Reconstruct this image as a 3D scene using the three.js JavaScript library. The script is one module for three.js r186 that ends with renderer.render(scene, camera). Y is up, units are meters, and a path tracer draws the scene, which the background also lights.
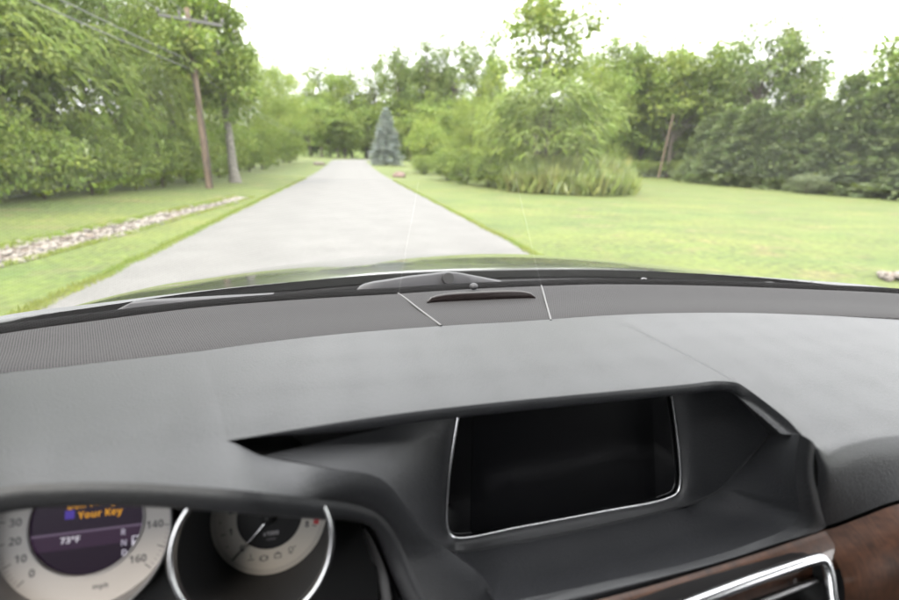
import * as THREE from 'three';
import { mergeGeometries, mergeVertices } from 'three/addons/utils/BufferGeometryUtils.js';
import { ImprovedNoise } from 'three/addons/math/ImprovedNoise.js';
import { RoundedBoxGeometry } from 'three/addons/geometries/RoundedBoxGeometry.js';

// ---------------------------------------------------------------- camera, sky, sun, exposure
const scene = new THREE.Scene();
const rad = (d) => d * Math.PI / 180;
const EYE = new THREE.Vector3(0, 1.2, 0), FPX = 440, CX = 449.5, CY = 300;      // focal length and centre in pixels of the 899 x 600 photograph
const camera = new THREE.PerspectiveCamera(2 * Math.atan(300 / FPX) * 180 / Math.PI, 1024 / 683, 0.02, 3000);
camera.position.copy(EYE);
camera.rotation.order = 'YXZ';
camera.rotation.set(rad(-17.5), rad(-13), rad(2.2));
camera.focus = 0.66;
camera.userData.fStop = 3.0;
camera.updateMatrixWorld(true);

const skyW = 64, skyH = 32, skyData = new Float32Array(skyW * skyH * 4);
for (let j = 0; j < skyH; j++) for (let i = 0; i < skyW; i++) {
  const el = ((j + 0.5) / skyH - 0.5) * Math.PI, k = 0.92 + 0.22 * Math.max(0, Math.sin(el)), o = (j * skyW + i) * 4;
  skyData[o] = k * 0.985; skyData[o + 1] = k * 0.992; skyData[o + 2] = k; skyData[o + 3] = 1;
}
const sky = new THREE.DataTexture(skyData, skyW, skyH, THREE.RGBAFormat, THREE.FloatType);
sky.mapping = THREE.EquirectangularReflectionMapping; sky.magFilter = THREE.LinearFilter; sky.needsUpdate = true;
scene.background = sky; scene.environment = sky;
const sun = new THREE.DirectionalLight(0xfff2dd, 0.9);
sun.position.set(-20, 42, 8); sun.target.position.set(0, 0, -12);
sun.castShadow = true; sun.shadow.radius = 40; sun.shadow.mapSize.set(2048, 2048);
Object.assign(sun.shadow.camera, { left: -60, right: 60, top: 60, bottom: -60, near: 1, far: 160 });
scene.add(sun, sun.target);
const renderer = new THREE.WebGLRenderer({ antialias: true });
renderer.toneMapping = THREE.LinearToneMapping;
renderer.toneMappingExposure = 7.2;
renderer.shadowMap.enabled = true;

// ---------------------------------------------------------------- helpers
const V = (x, y, z) => new THREE.Vector3(x, y, z);
let seed = 1;
function rng(s) { let a = s >>> 0; return () => { a = (a + 0x6D2B79F5) | 0; let t = Math.imul(a ^ (a >>> 15), 1 | a); t = (t + Math.imul(t ^ (t >>> 7), 61 | t)) ^ t; return ((t ^ (t >>> 14)) >>> 0) / 4294967296; }; }
const perlin = new ImprovedNoise();
const noise = (x, y = 0, z = 0) => perlin.noise(x, y, z);
const fbm = (x, y, z = 0) => noise(x, y, z) + 0.5 * noise(2.1 * x, 2.1 * y, z + 7) + 0.25 * noise(4.3 * x, 4.3 * y, z + 13);
const lerp = (a, b, t) => a + (b - a) * t, clamp = (x, a = 0, b = 1) => Math.min(b, Math.max(a, x));
const smooth = (a, b, x) => { const t = clamp((x - a) / (b - a)); return t * t * (3 - 2 * t); };
// a photograph pixel gives a direction; the point is where that direction meets a height, an upright plane or a slanted plane
const ray = (px, py) => V((px - CX) / FPX, -(py - CY) / FPX, -1).applyQuaternion(camera.quaternion);
const atY = (px, py, y) => { const d = ray(px, py); return EYE.clone().addScaledVector(d, (y - EYE.y) / d.y); };
const atZ = (px, py, z) => { const d = ray(px, py); return EYE.clone().addScaledVector(d, z / d.z); };
const atPlane = (px, py, p, n) => { const d = ray(px, py); return EYE.clone().addScaledVector(d, p.clone().sub(EYE).dot(n) / d.dot(n)); };
const far = (px, dist) => { const d = ray(px, 157 + 0.038 * (px - 348)); d.y = 0; d.normalize(); return V(d.x * dist, 0, d.z * dist); };
const topAt = (px, py, dist) => { const d = ray(px, py); return EYE.y + d.y / Math.hypot(d.x, d.z) * dist; };

const taken = new Map();
function numbered(n) { const k = taken.get(n) || 0; taken.set(n, k + 1); return k ? n + '_' + String(k).padStart(3, '0') : n; }
function tag(o, label, category, group, kind) { if (label) o.userData.label = label; if (category) o.userData.category = category; if (group) o.userData.group = group; if (kind) o.userData.kind = kind; return o; }
function mesh(name, geo, m, parent) { const o = new THREE.Mesh(geo, m); o.name = name; o.castShadow = o.receiveShadow = true; if (parent) parent.add(o); return o; }
function top(o) { o.name = numbered(o.name); scene.add(o); return o; }
const mat = (r, g, b, rough = 0.8, more = {}) => { const m = new THREE.MeshPhysicalMaterial({ roughness: rough, ...more }); m.color.setRGB(r, g, b); return m; };

function tex(w, h, fn, srgb = true, rx = 1, ry = 1) {
  const d = new Uint8Array(w * h * 4);
  for (let j = 0; j < h; j++) for (let i = 0; i < w; i++) { const c = fn(i / w, j / h, i, j), o = (j * w + i) * 4; for (let k = 0; k < 3; k++) d[o + k] = clamp(Array.isArray(c) ? c[k] : c) * 255; d[o + 3] = 255; }
  const t = new THREE.DataTexture(d, w, h); t.wrapS = t.wrapT = THREE.RepeatWrapping; t.magFilter = THREE.LinearFilter; t.minFilter = THREE.LinearMipmapLinearFilter;
  if (srgb) t.colorSpace = THREE.SRGBColorSpace; t.repeat.set(rx, ry); t.needsUpdate = true; return t;
}
// noise that repeats without a seam on the unit square
function tileNoise(u, v, n, s = 0) {
  const f = (a, b) => noise(a * n + s * 17.3, b * n + s * 5.1, s * 3.7);
  return f(u, v) * (1 - u) * (1 - v) + f(u - 1, v) * u * (1 - v) + f(u, v - 1) * (1 - u) * v + f(u - 1, v - 1) * u * v;
}
const toS = (c) => c.map((x) => x <= 0.0031308 ? x * 12.92 : 1.055 * Math.pow(x, 1 / 2.4) - 0.055);

function cr(P, t) {                                                    // centripetal Catmull-Rom through an open list of Vector3
  const n = P.length - 1, i = Math.min(n - 1, Math.floor(t * n)), f = t * n - i;
  const p1 = P[i], p2 = P[i + 1], p0 = P[i - 1] || p1.clone().multiplyScalar(2).sub(p2), p3 = P[i + 2] || p2.clone().multiplyScalar(2).sub(p1);
  const k = (a, b) => Math.sqrt(a.distanceTo(b)) + 1e-5, d0 = k(p0, p1), d1 = k(p1, p2), d2 = k(p2, p3), o = V(0, 0, 0), f2 = f * f, f3 = f2 * f;
  for (const c of ['x', 'y', 'z']) {
    const m1 = ((p1[c] - p0[c]) / d0 - (p2[c] - p0[c]) / (d0 + d1) + (p2[c] - p1[c]) / d1) * d1, m2 = ((p2[c] - p1[c]) / d1 - (p3[c] - p1[c]) / (d1 + d2) + (p3[c] - p2[c]) / d2) * d1;
    o[c] = (2 * f3 - 3 * f2 + 1) * p1[c] + (f3 - 2 * f2 + f) * m1 + (-2 * f3 + 3 * f2) * p2[c] + (f3 - f2) * m2;
  }
  return o;
}
const along = (P, n) => Array.from({ length: n + 1 }, (_, i) => cr(P, i / n));
// a sheet over rows of points (all rows as long); uv runs in metres
function sheet(rows, uvOf) {
  const pos = [], uv = [], idx = [], w = rows[0].length;
  rows.forEach((r) => r.forEach((p) => { pos.push(p.x, p.y, p.z); const q = uvOf ? uvOf(p) : [p.x, p.z - p.y]; uv.push(q[0], q[1]); }));
  for (let j = 0; j < rows.length - 1; j++) for (let i = 0; i < w - 1; i++) { const a = j * w + i, b = a + 1, c = a + w, d = c + 1; idx.push(a, c, b, b, c, d); }
  const g = new THREE.BufferGeometry();
  g.setAttribute('position', new THREE.Float32BufferAttribute(pos, 3)); g.setAttribute('uv', new THREE.Float32BufferAttribute(uv, 2)); g.setIndex(idx); g.computeVertexNormals(); return g;
}
// rows between two curves, with a bulge upwards
function between(A, B, nv, bulge = 0) { const rows = []; for (let j = 0; j <= nv; j++) { const v = j / nv; rows.push(A.map((a, i) => { const p = a.clone().lerp(B[i], v); p.y += bulge * 4 * v * (1 - v); return p; })); } return rows; }
// rows through several curves, smooth across
function through(curves, nv) { const rows = []; for (let j = 0; j <= nv; j++) rows.push(curves[0].map((_, i) => cr(curves.map((c) => c[i]), j / nv))); return rows; }
function tube(P, r, seg = 8, n = 24, closed = false) { return new THREE.TubeGeometry(new THREE.CatmullRomCurve3(P, closed, 'centripetal'), n, r, seg, closed); }
function taper(a, b, r0, r1, seg = 7) { const d = b.clone().sub(a), g = new THREE.CylinderGeometry(r1, r0, d.length(), seg, 1); g.translate(0, d.length() / 2, 0); g.applyQuaternion(new THREE.Quaternion().setFromUnitVectors(V(0, 1, 0), d.normalize())); g.translate(a.x, a.y, a.z); return g; }
const merge = (L) => { const g = mergeGeometries(L.map((x) => x.index ? x.toNonIndexed() : x)); return g; };

// ---------------------------------------------------------------- setting: ground, driveway, swale
const swaleLine = [V(-4.75, 0, -3.4), V(-4.1, 0, -5.3), V(-3.78, 0, -7.2), V(-3.48, 0, -9.6), V(-3.2, 0, -12), V(-2.98, 0, -14)];
const swaleWidth = (t) => lerp(0.98, 0.4, Math.pow(t, 0.8));
const swaleSamples = along(swaleLine, 60);
function swaleDepth(x, z) { let best = 9, bt = 0; for (let i = 0; i <= 60; i++) { const d = Math.hypot(x - swaleSamples[i].x, z - swaleSamples[i].z); if (d < best) { best = d; bt = i / 60; } } return -0.16 * (1 - smooth(0, swaleWidth(bt) * 0.85, best)) * (1 - smooth(0.85, 1, bt) * 0.6); }
const roadX = (z) => smooth(70, 112, -z) * 26;                          // the driveway bends right at its far end
function H(x, z) {
  const off = smooth(2.6, 4.2, Math.abs(x - roadX(z)));
  let h = smooth(28, 100, -z) * 1.1 + off * (0.05 * noise(x * 0.18, z * 0.18, 3) + 0.02 * noise(x * 0.7, z * 0.7, 5)) + off * 0.02;
  if (x < -2.4 && x > -7 && z < -2 && z > -16) h += swaleDepth(x, z);
  return h;
}
const onGround = (x, z) => V(x, H(x, z), z);
{
  const xs = [], zs = [];
  for (let x = -900; x < -40; x += 86) xs.push(x); for (let x = -40; x < -9; x += 1.5) xs.push(x); for (let x = -9; x < 12; x += 0.16) xs.push(x); for (let x = 12; x < 60; x += 1.5) xs.push(x); for (let x = 60; x <= 920; x += 86) xs.push(x);
  for (let z = 60; z > 8; z -= 6) zs.push(z); for (let z = 8; z > -22; z -= 0.2) zs.push(z); for (let z = -22; z > -130; z -= 1.5) zs.push(z); for (let z = -130; z >= -1100; z -= 97) zs.push(z);
  const rows = zs.map((z) => xs.map((x) => onGround(x, z).add(V(0, -0.012, 0))));
  const g = sheet(rows.map((r) => r.slice()), (p) => [p.x / 6, p.z / 6]);
  const t = tex(1024, 1024, (u, v) => {
    const a = tileNoise(u, v, 5, 1) + 0.6 * tileNoise(u, v, 14, 2), b = tileNoise(u, v, 60, 3) + 0.8 * tileNoise(u, v, 150, 4), dry = smooth(0.05, 0.55, tileNoise(u, v, 9, 6) + 0.5 * tileNoise(u, v, 32, 5));
    const k = 1 + 0.25 * a + 0.7 * b;
    return toS([lerp(0.066, 0.094, dry) * k, lerp(0.088, 0.092, dry) * k, lerp(0.013, 0.026, dry) * k]);
  });
  const bump = tex(512, 512, (u, v) => 0.5 + 0.5 * tileNoise(u, v, 60, 8) + 0.35 * tileNoise(u, v, 130, 9), false);
  const col = [], gp = g.attributes.position; for (let i = 0; i < gp.count; i++) { const x = gp.getX(i), z = gp.getZ(i), n = noise(x * 0.21, z * 0.5, 1) + 0.7 * noise(x * 0.8, z * 1.7, 2) + 0.5 * noise(x * 2.1, z * 3.1, 3), k = 1 + 0.13 * n; col.push(k * (1 + 0.14 * n), k, k * (1 + 0.05 * n)); } g.setAttribute('color', new THREE.Float32BufferAttribute(col, 3));
  const lawn = top(mesh('lawn', g, mat(1, 1, 1, 0.95, { vertexColors: true, map: t, bumpMap: bump, bumpScale: 0.03 })));
  tag(lawn, 'mown green lawn on both sides of the driveway', 'lawn', null, 'structure');
}
{
  const rows = [];
  for (let z = 12; z > -125; z -= (z > -30 ? 0.35 : 1.2)) {
    const c = roadX(z), r = [], L = -2.37 + 0.06 * noise(z * 0.9, 1) + 0.03 * noise(z * 3.1, 2), R = 2.5 + 0.06 * noise(z * 0.8, 5) + 0.03 * noise(z * 3.3, 6), sl = 26 * 6 * 0.25 / 50;
    for (let i = 0; i <= 14; i++) { const s = i / 14, x = c + lerp(L, R, s); r.push(V(x, H(x, z) + 0.012 + 0.03 * (1 - Math.pow(2 * s - 1, 2)), z)); }
    rows.push(r);
  }
  const t = tex(1024, 1024, (u, v) => {
    const g = tileNoise(u, v, 200, 1), m = tileNoise(u, v, 90, 7), c = tileNoise(u, v, 6, 2) + 0.6 * tileNoise(u, v, 17, 3), k = 1 + 0.35 * g + 0.2 * m + 0.2 * c;
    return toS([0.096 * k, 0.094 * k, 0.0905 * k]);
  });
  const b = tex(512, 512, (u, v) => 0.5 + 0.6 * tileNoise(u, v, 110, 4), false);
  const road = top(mesh('driveway', sheet(rows, (p) => [p.x / 3.1, p.z / 3.1]), mat(1, 1, 1, 0.85, { map: t, bumpMap: b, bumpScale: 0.006 })));
  tag(road, 'pale grey asphalt driveway running straight towards the trees', 'driveway', null, 'structure');
}
{ // wooded rise closing the horizon
  const rows = [], prof = [[150, -1], [156, 5], [163, 8.5], [180, 11], [240, 12], [400, -2]];
  for (const [d, y] of prof) { const r = []; for (let a = -100; a <= 110; a += 1) { const k = d + 6 * noise(a * 0.31, d), b = rad(a); r.push(V(Math.sin(b) * k, y > 0 ? y * (1 + 0.25 * noise(a * 0.23, d * 0.05) + 0.18 * noise(a * 0.9, d * 0.1)) : y, -Math.cos(b) * k)); } rows.push(r); }
  const t = tex(512, 512, (u, v) => { const k = 1 + 0.7 * tileNoise(u, v, 12, 1) + 0.6 * tileNoise(u, v, 40, 2); return toS([0.085 * k, 0.115 * k, 0.035 * k]); });
  const b = tex(512, 512, (u, v) => 0.5 + 0.5 * tileNoise(u, v, 14, 4) + 0.3 * tileNoise(u, v, 40, 5), false);
  tag(top(mesh('wooded_hill', sheet(rows, (p) => [p.x / 30, (p.z + p.y * 2) / 30]), mat(1, 1, 1, 1, { map: t, bumpMap: b, bumpScale: 1.2 }))), 'dim green wooded rise behind all the trees', 'hill', null, 'structure');
}
// stones: a few shapes and tones shared by all
const stoneShapes = [];
for (let k = 0; k < 6; k++) {
  const g = mergeVertices(new THREE.IcosahedronGeometry(0.5, 1).deleteAttribute('uv').deleteAttribute('normal')), p = g.attributes.position, r = rng(40 + k);
  for (let i = 0; i < p.count; i++) { const s = 0.78 + 0.42 * r(); p.setXYZ(i, p.getX(i) * s * (1.0 + 0.3 * (k % 3)), p.getY(i) * s * 0.66, p.getZ(i) * s); }
  const f = g.toNonIndexed(); f.computeVertexNormals(); stoneShapes.push(f);
}
const stoneTones = [[0.25, 0.225, 0.2], [0.18, 0.16, 0.145], [0.28, 0.255, 0.23], [0.135, 0.115, 0.1], [0.2, 0.165, 0.14], [0.11, 0.1, 0.1]].map((c) => mat(c[0], c[1], c[2], 0.9, { map: tex(128, 128, (u, v) => { const k = 0.85 + 0.3 * tileNoise(u, v, 12, c[0] * 9) + 0.2 * tileNoise(u, v, 30, c[1] * 9); return [k, k, k * 0.99]; }) }));
for (const g of stoneShapes) { const p = g.attributes.position, uv = []; for (let i = 0; i < p.count; i++) uv.push(p.getX(i) + p.getY(i) * 0.4, p.getZ(i) + p.getY(i) * 0.5); g.setAttribute('uv', new THREE.Float32BufferAttribute(uv, 2)); }
{
  const sw = new THREE.Group(); sw.name = 'stone_swale'; top(sw);
  tag(sw, 'shallow drainage swale lined with pale stones, left of the driveway', 'drainage swale', null, 'structure');
  const r = rng(77), all = [];
  for (let i = 0; i < 6500; i++) {
    const t = Math.pow(r(), 0.9), c = cr(swaleLine, t), w = swaleWidth(t), off = (r() + r() - 1) * 0.62 * w + 0.05 * noise(t * 40), x = c.x + off, z = c.z + (r() - 0.5) * 0.2, s = 0.05 + 0.075 * Math.pow(r(), 1.7);
    if (all.some((a) => Math.hypot(a.x - x, a.z - z) < (a.s + s) * 0.36)) continue;
    all.push({ x, z, s, a: r() * 6.3, k: Math.floor(r() * 6), m: Math.floor(r() * 5.6), tx: (r() - 0.5) * 0.5 });
  }
  const size = (a) => a.s / Math.hypot(a.x, a.z);
  all.sort((a, b) => size(b) - size(a));
  const place = (o, a) => { o.position.set(a.x, H(a.x, a.z) + a.s * 0.02, a.z); o.rotation.set(a.tx, a.a, 0); o.scale.setScalar(a.s); };
  all.slice(0, 295).forEach((a) => place(mesh('stone', stoneShapes[a.k], stoneTones[a.m], sw), a));
  const rest = all.slice(295);
  if (rest.length) { const dummy = new THREE.Object3D(), L = rest.map((a) => { place(dummy, a); dummy.updateMatrix(); return stoneShapes[a.k].clone().applyMatrix4(dummy.matrix); }); tag(mesh('small_stones', merge(L), stoneTones[2], sw), null, null, null, 'stuff'); }
  // bare soil under the stones
  const a = [], b = []; for (let i = 0; i <= 60; i++) { const p = swaleSamples[i], w = swaleWidth(i / 60) * (0.55 + 0.08 * noise(i * 0.5)); a.push(V(p.x - w, 0, p.z)); b.push(V(p.x + w, 0, p.z)); }
  const rows = between(a, b, 10); rows.forEach((q) => q.forEach((p) => { p.y = H(p.x, p.z) - 0.003; }));
  mesh('soil_bed', sheet(rows), mat(0.09, 0.07, 0.055, 0.95), sw);
}
{
  const c = atY(897, 283, 0), g = new THREE.Group(); g.name = 'stone_heap'; g.position.set(c.x + 0.1, 0, c.z); top(g);
  tag(g, 'small heap of pale stones lying on the lawn beside the hood', 'stones');
  const r = rng(5);
  for (let i = 0; i < 26; i++) { const o = mesh('stone', stoneShapes[i % 6], stoneTones[i % 5], g), a = r() * 6.3, d = 0.26 * Math.sqrt(r()), s = 0.06 + 0.06 * r(); o.position.set(d * Math.cos(a), H(c.x, c.z) + 0.01 + 0.05 * (1 - d / 0.26), d * Math.sin(a)); o.rotation.set(r(), r() * 6, 0); o.scale.setScalar(s); }
}

// ---------------------------------------------------------------- foliage
class Leaves {
  constructor(s) { this.p = []; this.n = []; this.c = []; this.i = []; this.r = rng(s); }
  leaf(at, dir, up, len, wid, col) {
    const d = dir.clone().normalize(), s = V(0, 0, 0).crossVectors(d, up).normalize(), n = V(0, 0, 0).crossVectors(s, d), b = this.p.length / 3;
    const q = [at, at.clone().addScaledVector(d, len * 0.45).addScaledVector(s, wid / 2), at.clone().addScaledVector(d, len).addScaledVector(n, -len * 0.12), at.clone().addScaledVector(d, len * 0.45).addScaledVector(s, -wid / 2)];
    for (const v of q) { this.p.push(v.x, v.y, v.z); this.n.push(n.x, n.y, n.z); this.c.push(col[0], col[1], col[2]); }
    this.i.push(b, b + 1, b + 2, b, b + 2, b + 3);
  }
  rand() { const r = this.r, z = 2 * r() - 1, a = r() * 6.2832, q = Math.sqrt(1 - z * z); return V(q * Math.cos(a), z, q * Math.sin(a)); }
  build() { const g = new THREE.BufferGeometry(); g.setAttribute('position', new THREE.Float32BufferAttribute(this.p, 3)); g.setAttribute('normal', new THREE.Float32BufferAttribute(this.n, 3)); g.setAttribute('color', new THREE.Float32BufferAttribute(this.c, 3)); g.setIndex(this.i); return g; }
}
const leafMat = (r, g, b) => mat(r, g, b, 0.9, { vertexColors: true, side: THREE.DoubleSide, transmission: 0.35, thickness: 0, specularIntensity: 0.4 });
const M = {
  leaf: leafMat(0.155, 0.212, 0.034), leafPale: leafMat(0.195, 0.255, 0.046), leafDark: leafMat(0.12, 0.162, 0.036), leafGrey: leafMat(0.14, 0.172, 0.082),
  cedar: leafMat(0.15, 0.2, 0.062), spruce: leafMat(0.27, 0.31, 0.28), reed: leafMat(0.25, 0.3, 0.09),
  bark: mat(0.1, 0.085, 0.07, 0.95, { map: tex(128, 256, (u, v) => { const k = 0.75 + 0.6 * Math.abs(tileNoise(u, v * 0.999, 14, 2)) + 0.3 * tileNoise(u, v, 30, 3); return [k, k * 0.98, k * 0.95]; }) }),
  pole: mat(0.19, 0.145, 0.11, 0.9, { map: tex(128, 512, (u, v) => { const k = 0.82 + 0.25 * tileNoise(u, v, 30, 2) + 0.2 * tileNoise(u, v, 6, 4); return [k, k * 0.98, k * 0.95]; }) }),
  greyBark: mat(0.26, 0.245, 0.22, 0.95, { map: tex(128, 256, (u, v) => { const k = 0.7 + 0.6 * Math.abs(tileNoise(u, v, 12, 6)) + 0.35 * tileNoise(u, v, 26, 7); return [k, k * 0.99, k * 0.97]; }) }),
  wire: mat(0.12, 0.12, 0.12, 0.6), metal: mat(0.09, 0.088, 0.085, 0.8),
};
const tint = (r, a = 0.25) => { const k = 1 - a + 2 * a * r(), y = 1 + 0.18 * (r() - 0.5); return [k * y, k, k * (0.85 + 0.3 * r())]; };
// broadleaf crown: clumps of leaves through an uneven volume; R its half sizes
function crownShape(s, c, R, clumps, per, size, opt = {}) {
  const L = new Leaves(s), r = L.r, centres = [];
  for (let k = 0; k < clumps; k++) {
    const d = L.rand(), lump = 0.78 + (opt.lump ?? 0.45) * noise(d.x * 1.9 + s, d.y * 1.9, d.z * 1.9), f = lump * (0.4 + 0.6 * Math.pow(r(), 0.55));
    const at = V(c.x + d.x * R.x * f, c.y + d.y * R.y * f, c.z + d.z * R.z * f); if (at.y < 0.15) at.y = 0.15 + 0.4 * r();
    centres.push(at);
    const cr_ = (opt.clump ?? 0.5) * (0.7 + 0.6 * r()), t0 = tint(r, 0.2), n = Math.round(per * (0.6 + 0.8 * r()));
    for (let i = 0; i < n; i++) {
      const q = L.rand().multiplyScalar(cr_ * Math.cbrt(r())); q.y *= 0.6;
      const dir = q.clone().normalize().addScaledVector(d, 0.3).add(V(0, -0.15, 0)).addScaledVector(L.rand(), 0.9), t = tint(r, 0.18);
      L.leaf(at.clone().add(q), dir, V(0, 1, 0).addScaledVector(L.rand(), 0.7), size * (0.7 + 0.6 * r()), size * (0.42 + 0.3 * r()), [t[0] * t0[0], t[1] * t0[1], t[2] * t0[2]]);
    }
  }
  return { geo: L.build(), centres };
}
function trunkShape(h, r0, centres, s, limbs) {
  const r = rng(s), L = [], bend = (t) => V(0.25 * r0 * 6 * (noise(t * 1.7, s) ), t * h, 0.25 * r0 * 6 * noise(t * 1.7, s + 9));
  for (let i = 0; i < 6; i++) L.push(taper(bend(i / 6), bend((i + 1) / 6), r0 * (1 - 0.13 * i), r0 * (1 - 0.13 * (i + 1)), 8));
  for (let i = 0; i < limbs && centres.length; i++) { const c = centres[Math.floor(r() * centres.length)], t = clamp(c.y / h - 0.12 - 0.2 * r(), 0.15, 0.95), a = bend(t), m = a.clone().lerp(c, 0.5); m.y += 0.1 * h * (r() - 0.3) * 0.4; const q = r0 * 0.42 * (1.1 - t); L.push(taper(a, m, q, q * 0.65, 6), taper(m, c, q * 0.65, q * 0.25, 5)); }
  return merge(L);
}
function broadleaf(name, s, o) {
  const g = new THREE.Group(); g.name = name;
  const c = V(0, o.base + (o.h - o.base) / 2, 0), sh = crownShape(s, c, V(o.r, (o.h - o.base) / 2 * 1.08, o.r), o.clumps, o.per, o.leaf, o);
  mesh('trunk', trunkShape(o.h * 0.8, o.trunk, sh.centres, s, o.limbs ?? 16), M.bark, g); mesh('crown', sh.geo, o.mat, g);
  g.userData.h = o.h; g.userData.r = o.r; return g;
}
// crown of drooping pinnate fronds over a dome
function frondTree(name, s, o) {
  const L = new Leaves(s), r = L.r, g = new THREE.Group(), centres = []; g.name = name;
  for (let k = 0; k < o.fronds; k++) {
    const d = L.rand(); if (d.y < -0.35) d.y *= -1;
    const f = (0.82 + 0.4 * noise(d.x * 2.2 + s, d.y * 2.2, d.z * 2.2)) * (0.62 + 0.38 * Math.pow(r(), 0.5)), at = V(d.x * o.r * f, o.base + (o.h - o.base) * (0.42 + 0.58 * d.y * f), d.z * o.r * f);
    centres.push(at);
    const out = V(d.x, 0.25 * r() + 0.25 * d.y, d.z).addScaledVector(L.rand(), 0.9).normalize(), len = o.frond * (0.7 + 0.6 * r()), t0 = tint(r, 0.22);
    let p = at.clone(), dir = out.clone(); const n = 9;
    for (let i = 0; i < n; i++) {
      dir = dir.clone().add(V(0, -0.13, 0)).normalize(); p = p.clone().addScaledVector(dir, len / n);
      const side = V(0, 0, 0).crossVectors(dir, V(0, 1, 0)).normalize();
      for (const q of [-1, 1]) { const ld = side.clone().multiplyScalar(q).addScaledVector(dir, 0.5).add(V(0, -0.35, 0)), t = tint(r, 0.1); L.leaf(p, ld, V(0, 1, 0), o.leaf * (0.8 + 0.4 * r()) * (1 - 0.35 * i / n), o.leaf * 0.3, [t[0] * t0[0], t[1] * t0[1], t[2] * t0[2]]); }
    }
  }
  mesh('trunk', trunkShape(o.h * 0.7, o.trunk, centres, s, 22), M.bark, g); mesh('crown', L.build(), o.mat, g);
  g.userData.h = o.h; g.userData.r = o.r; return g;
}
function conifer(name, s, o) {
  const L = new Leaves(s), r = L.r, g = new THREE.Group(); g.name = name;
  for (let k = 0; k < o.sprays; k++) {
    const t = Math.pow(r(), o.tier ? 0.75 : 0.8) , hh = clamp(o.tier ? (Math.round(t * o.tier) + 0.22 * (r() - 0.5)) / o.tier : t), a = r() * 6.2832;
    const y = o.h * (1 - hh * 0.985), R = (o.r * Math.pow(hh, o.power ?? 0.8) + 0.05) * (0.82 + (o.rough ?? 0.35) * noise(Math.cos(a) * 2 + s, y * 1.1, Math.sin(a) * 2)), q = 0.3 + 0.7 * Math.pow(r(), 0.5), rr = R * q;
    const at = V(Math.cos(a) * rr, y - (o.droop ?? 0.1) * rr, Math.sin(a) * rr), t0 = tint(r, 0.25);
    for (let i = 0; i < o.per; i++) { const dir = V(Math.cos(a), o.lift ?? 0.3, Math.sin(a)).addScaledVector(L.rand(), 0.75), t2 = tint(r, 0.1); L.leaf(at.clone().addScaledVector(L.rand(), o.leaf * 0.5), dir, V(0, 1, 0).addScaledVector(L.rand(), 0.5), o.leaf * (0.7 + 0.6 * r()), o.leaf * 0.26, [t2[0] * t0[0], t2[1] * t0[1], t2[2] * t0[2]]); }
  }
  mesh('trunk', merge([taper(V(0, 0, 0), V(0, o.h * 0.95, 0), o.trunk, o.trunk * 0.15, 8)]), M.bark, g); mesh('crown', L.build(), o.mat, g);
  g.userData.h = o.h; g.userData.r = o.r; return g;
}
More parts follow.
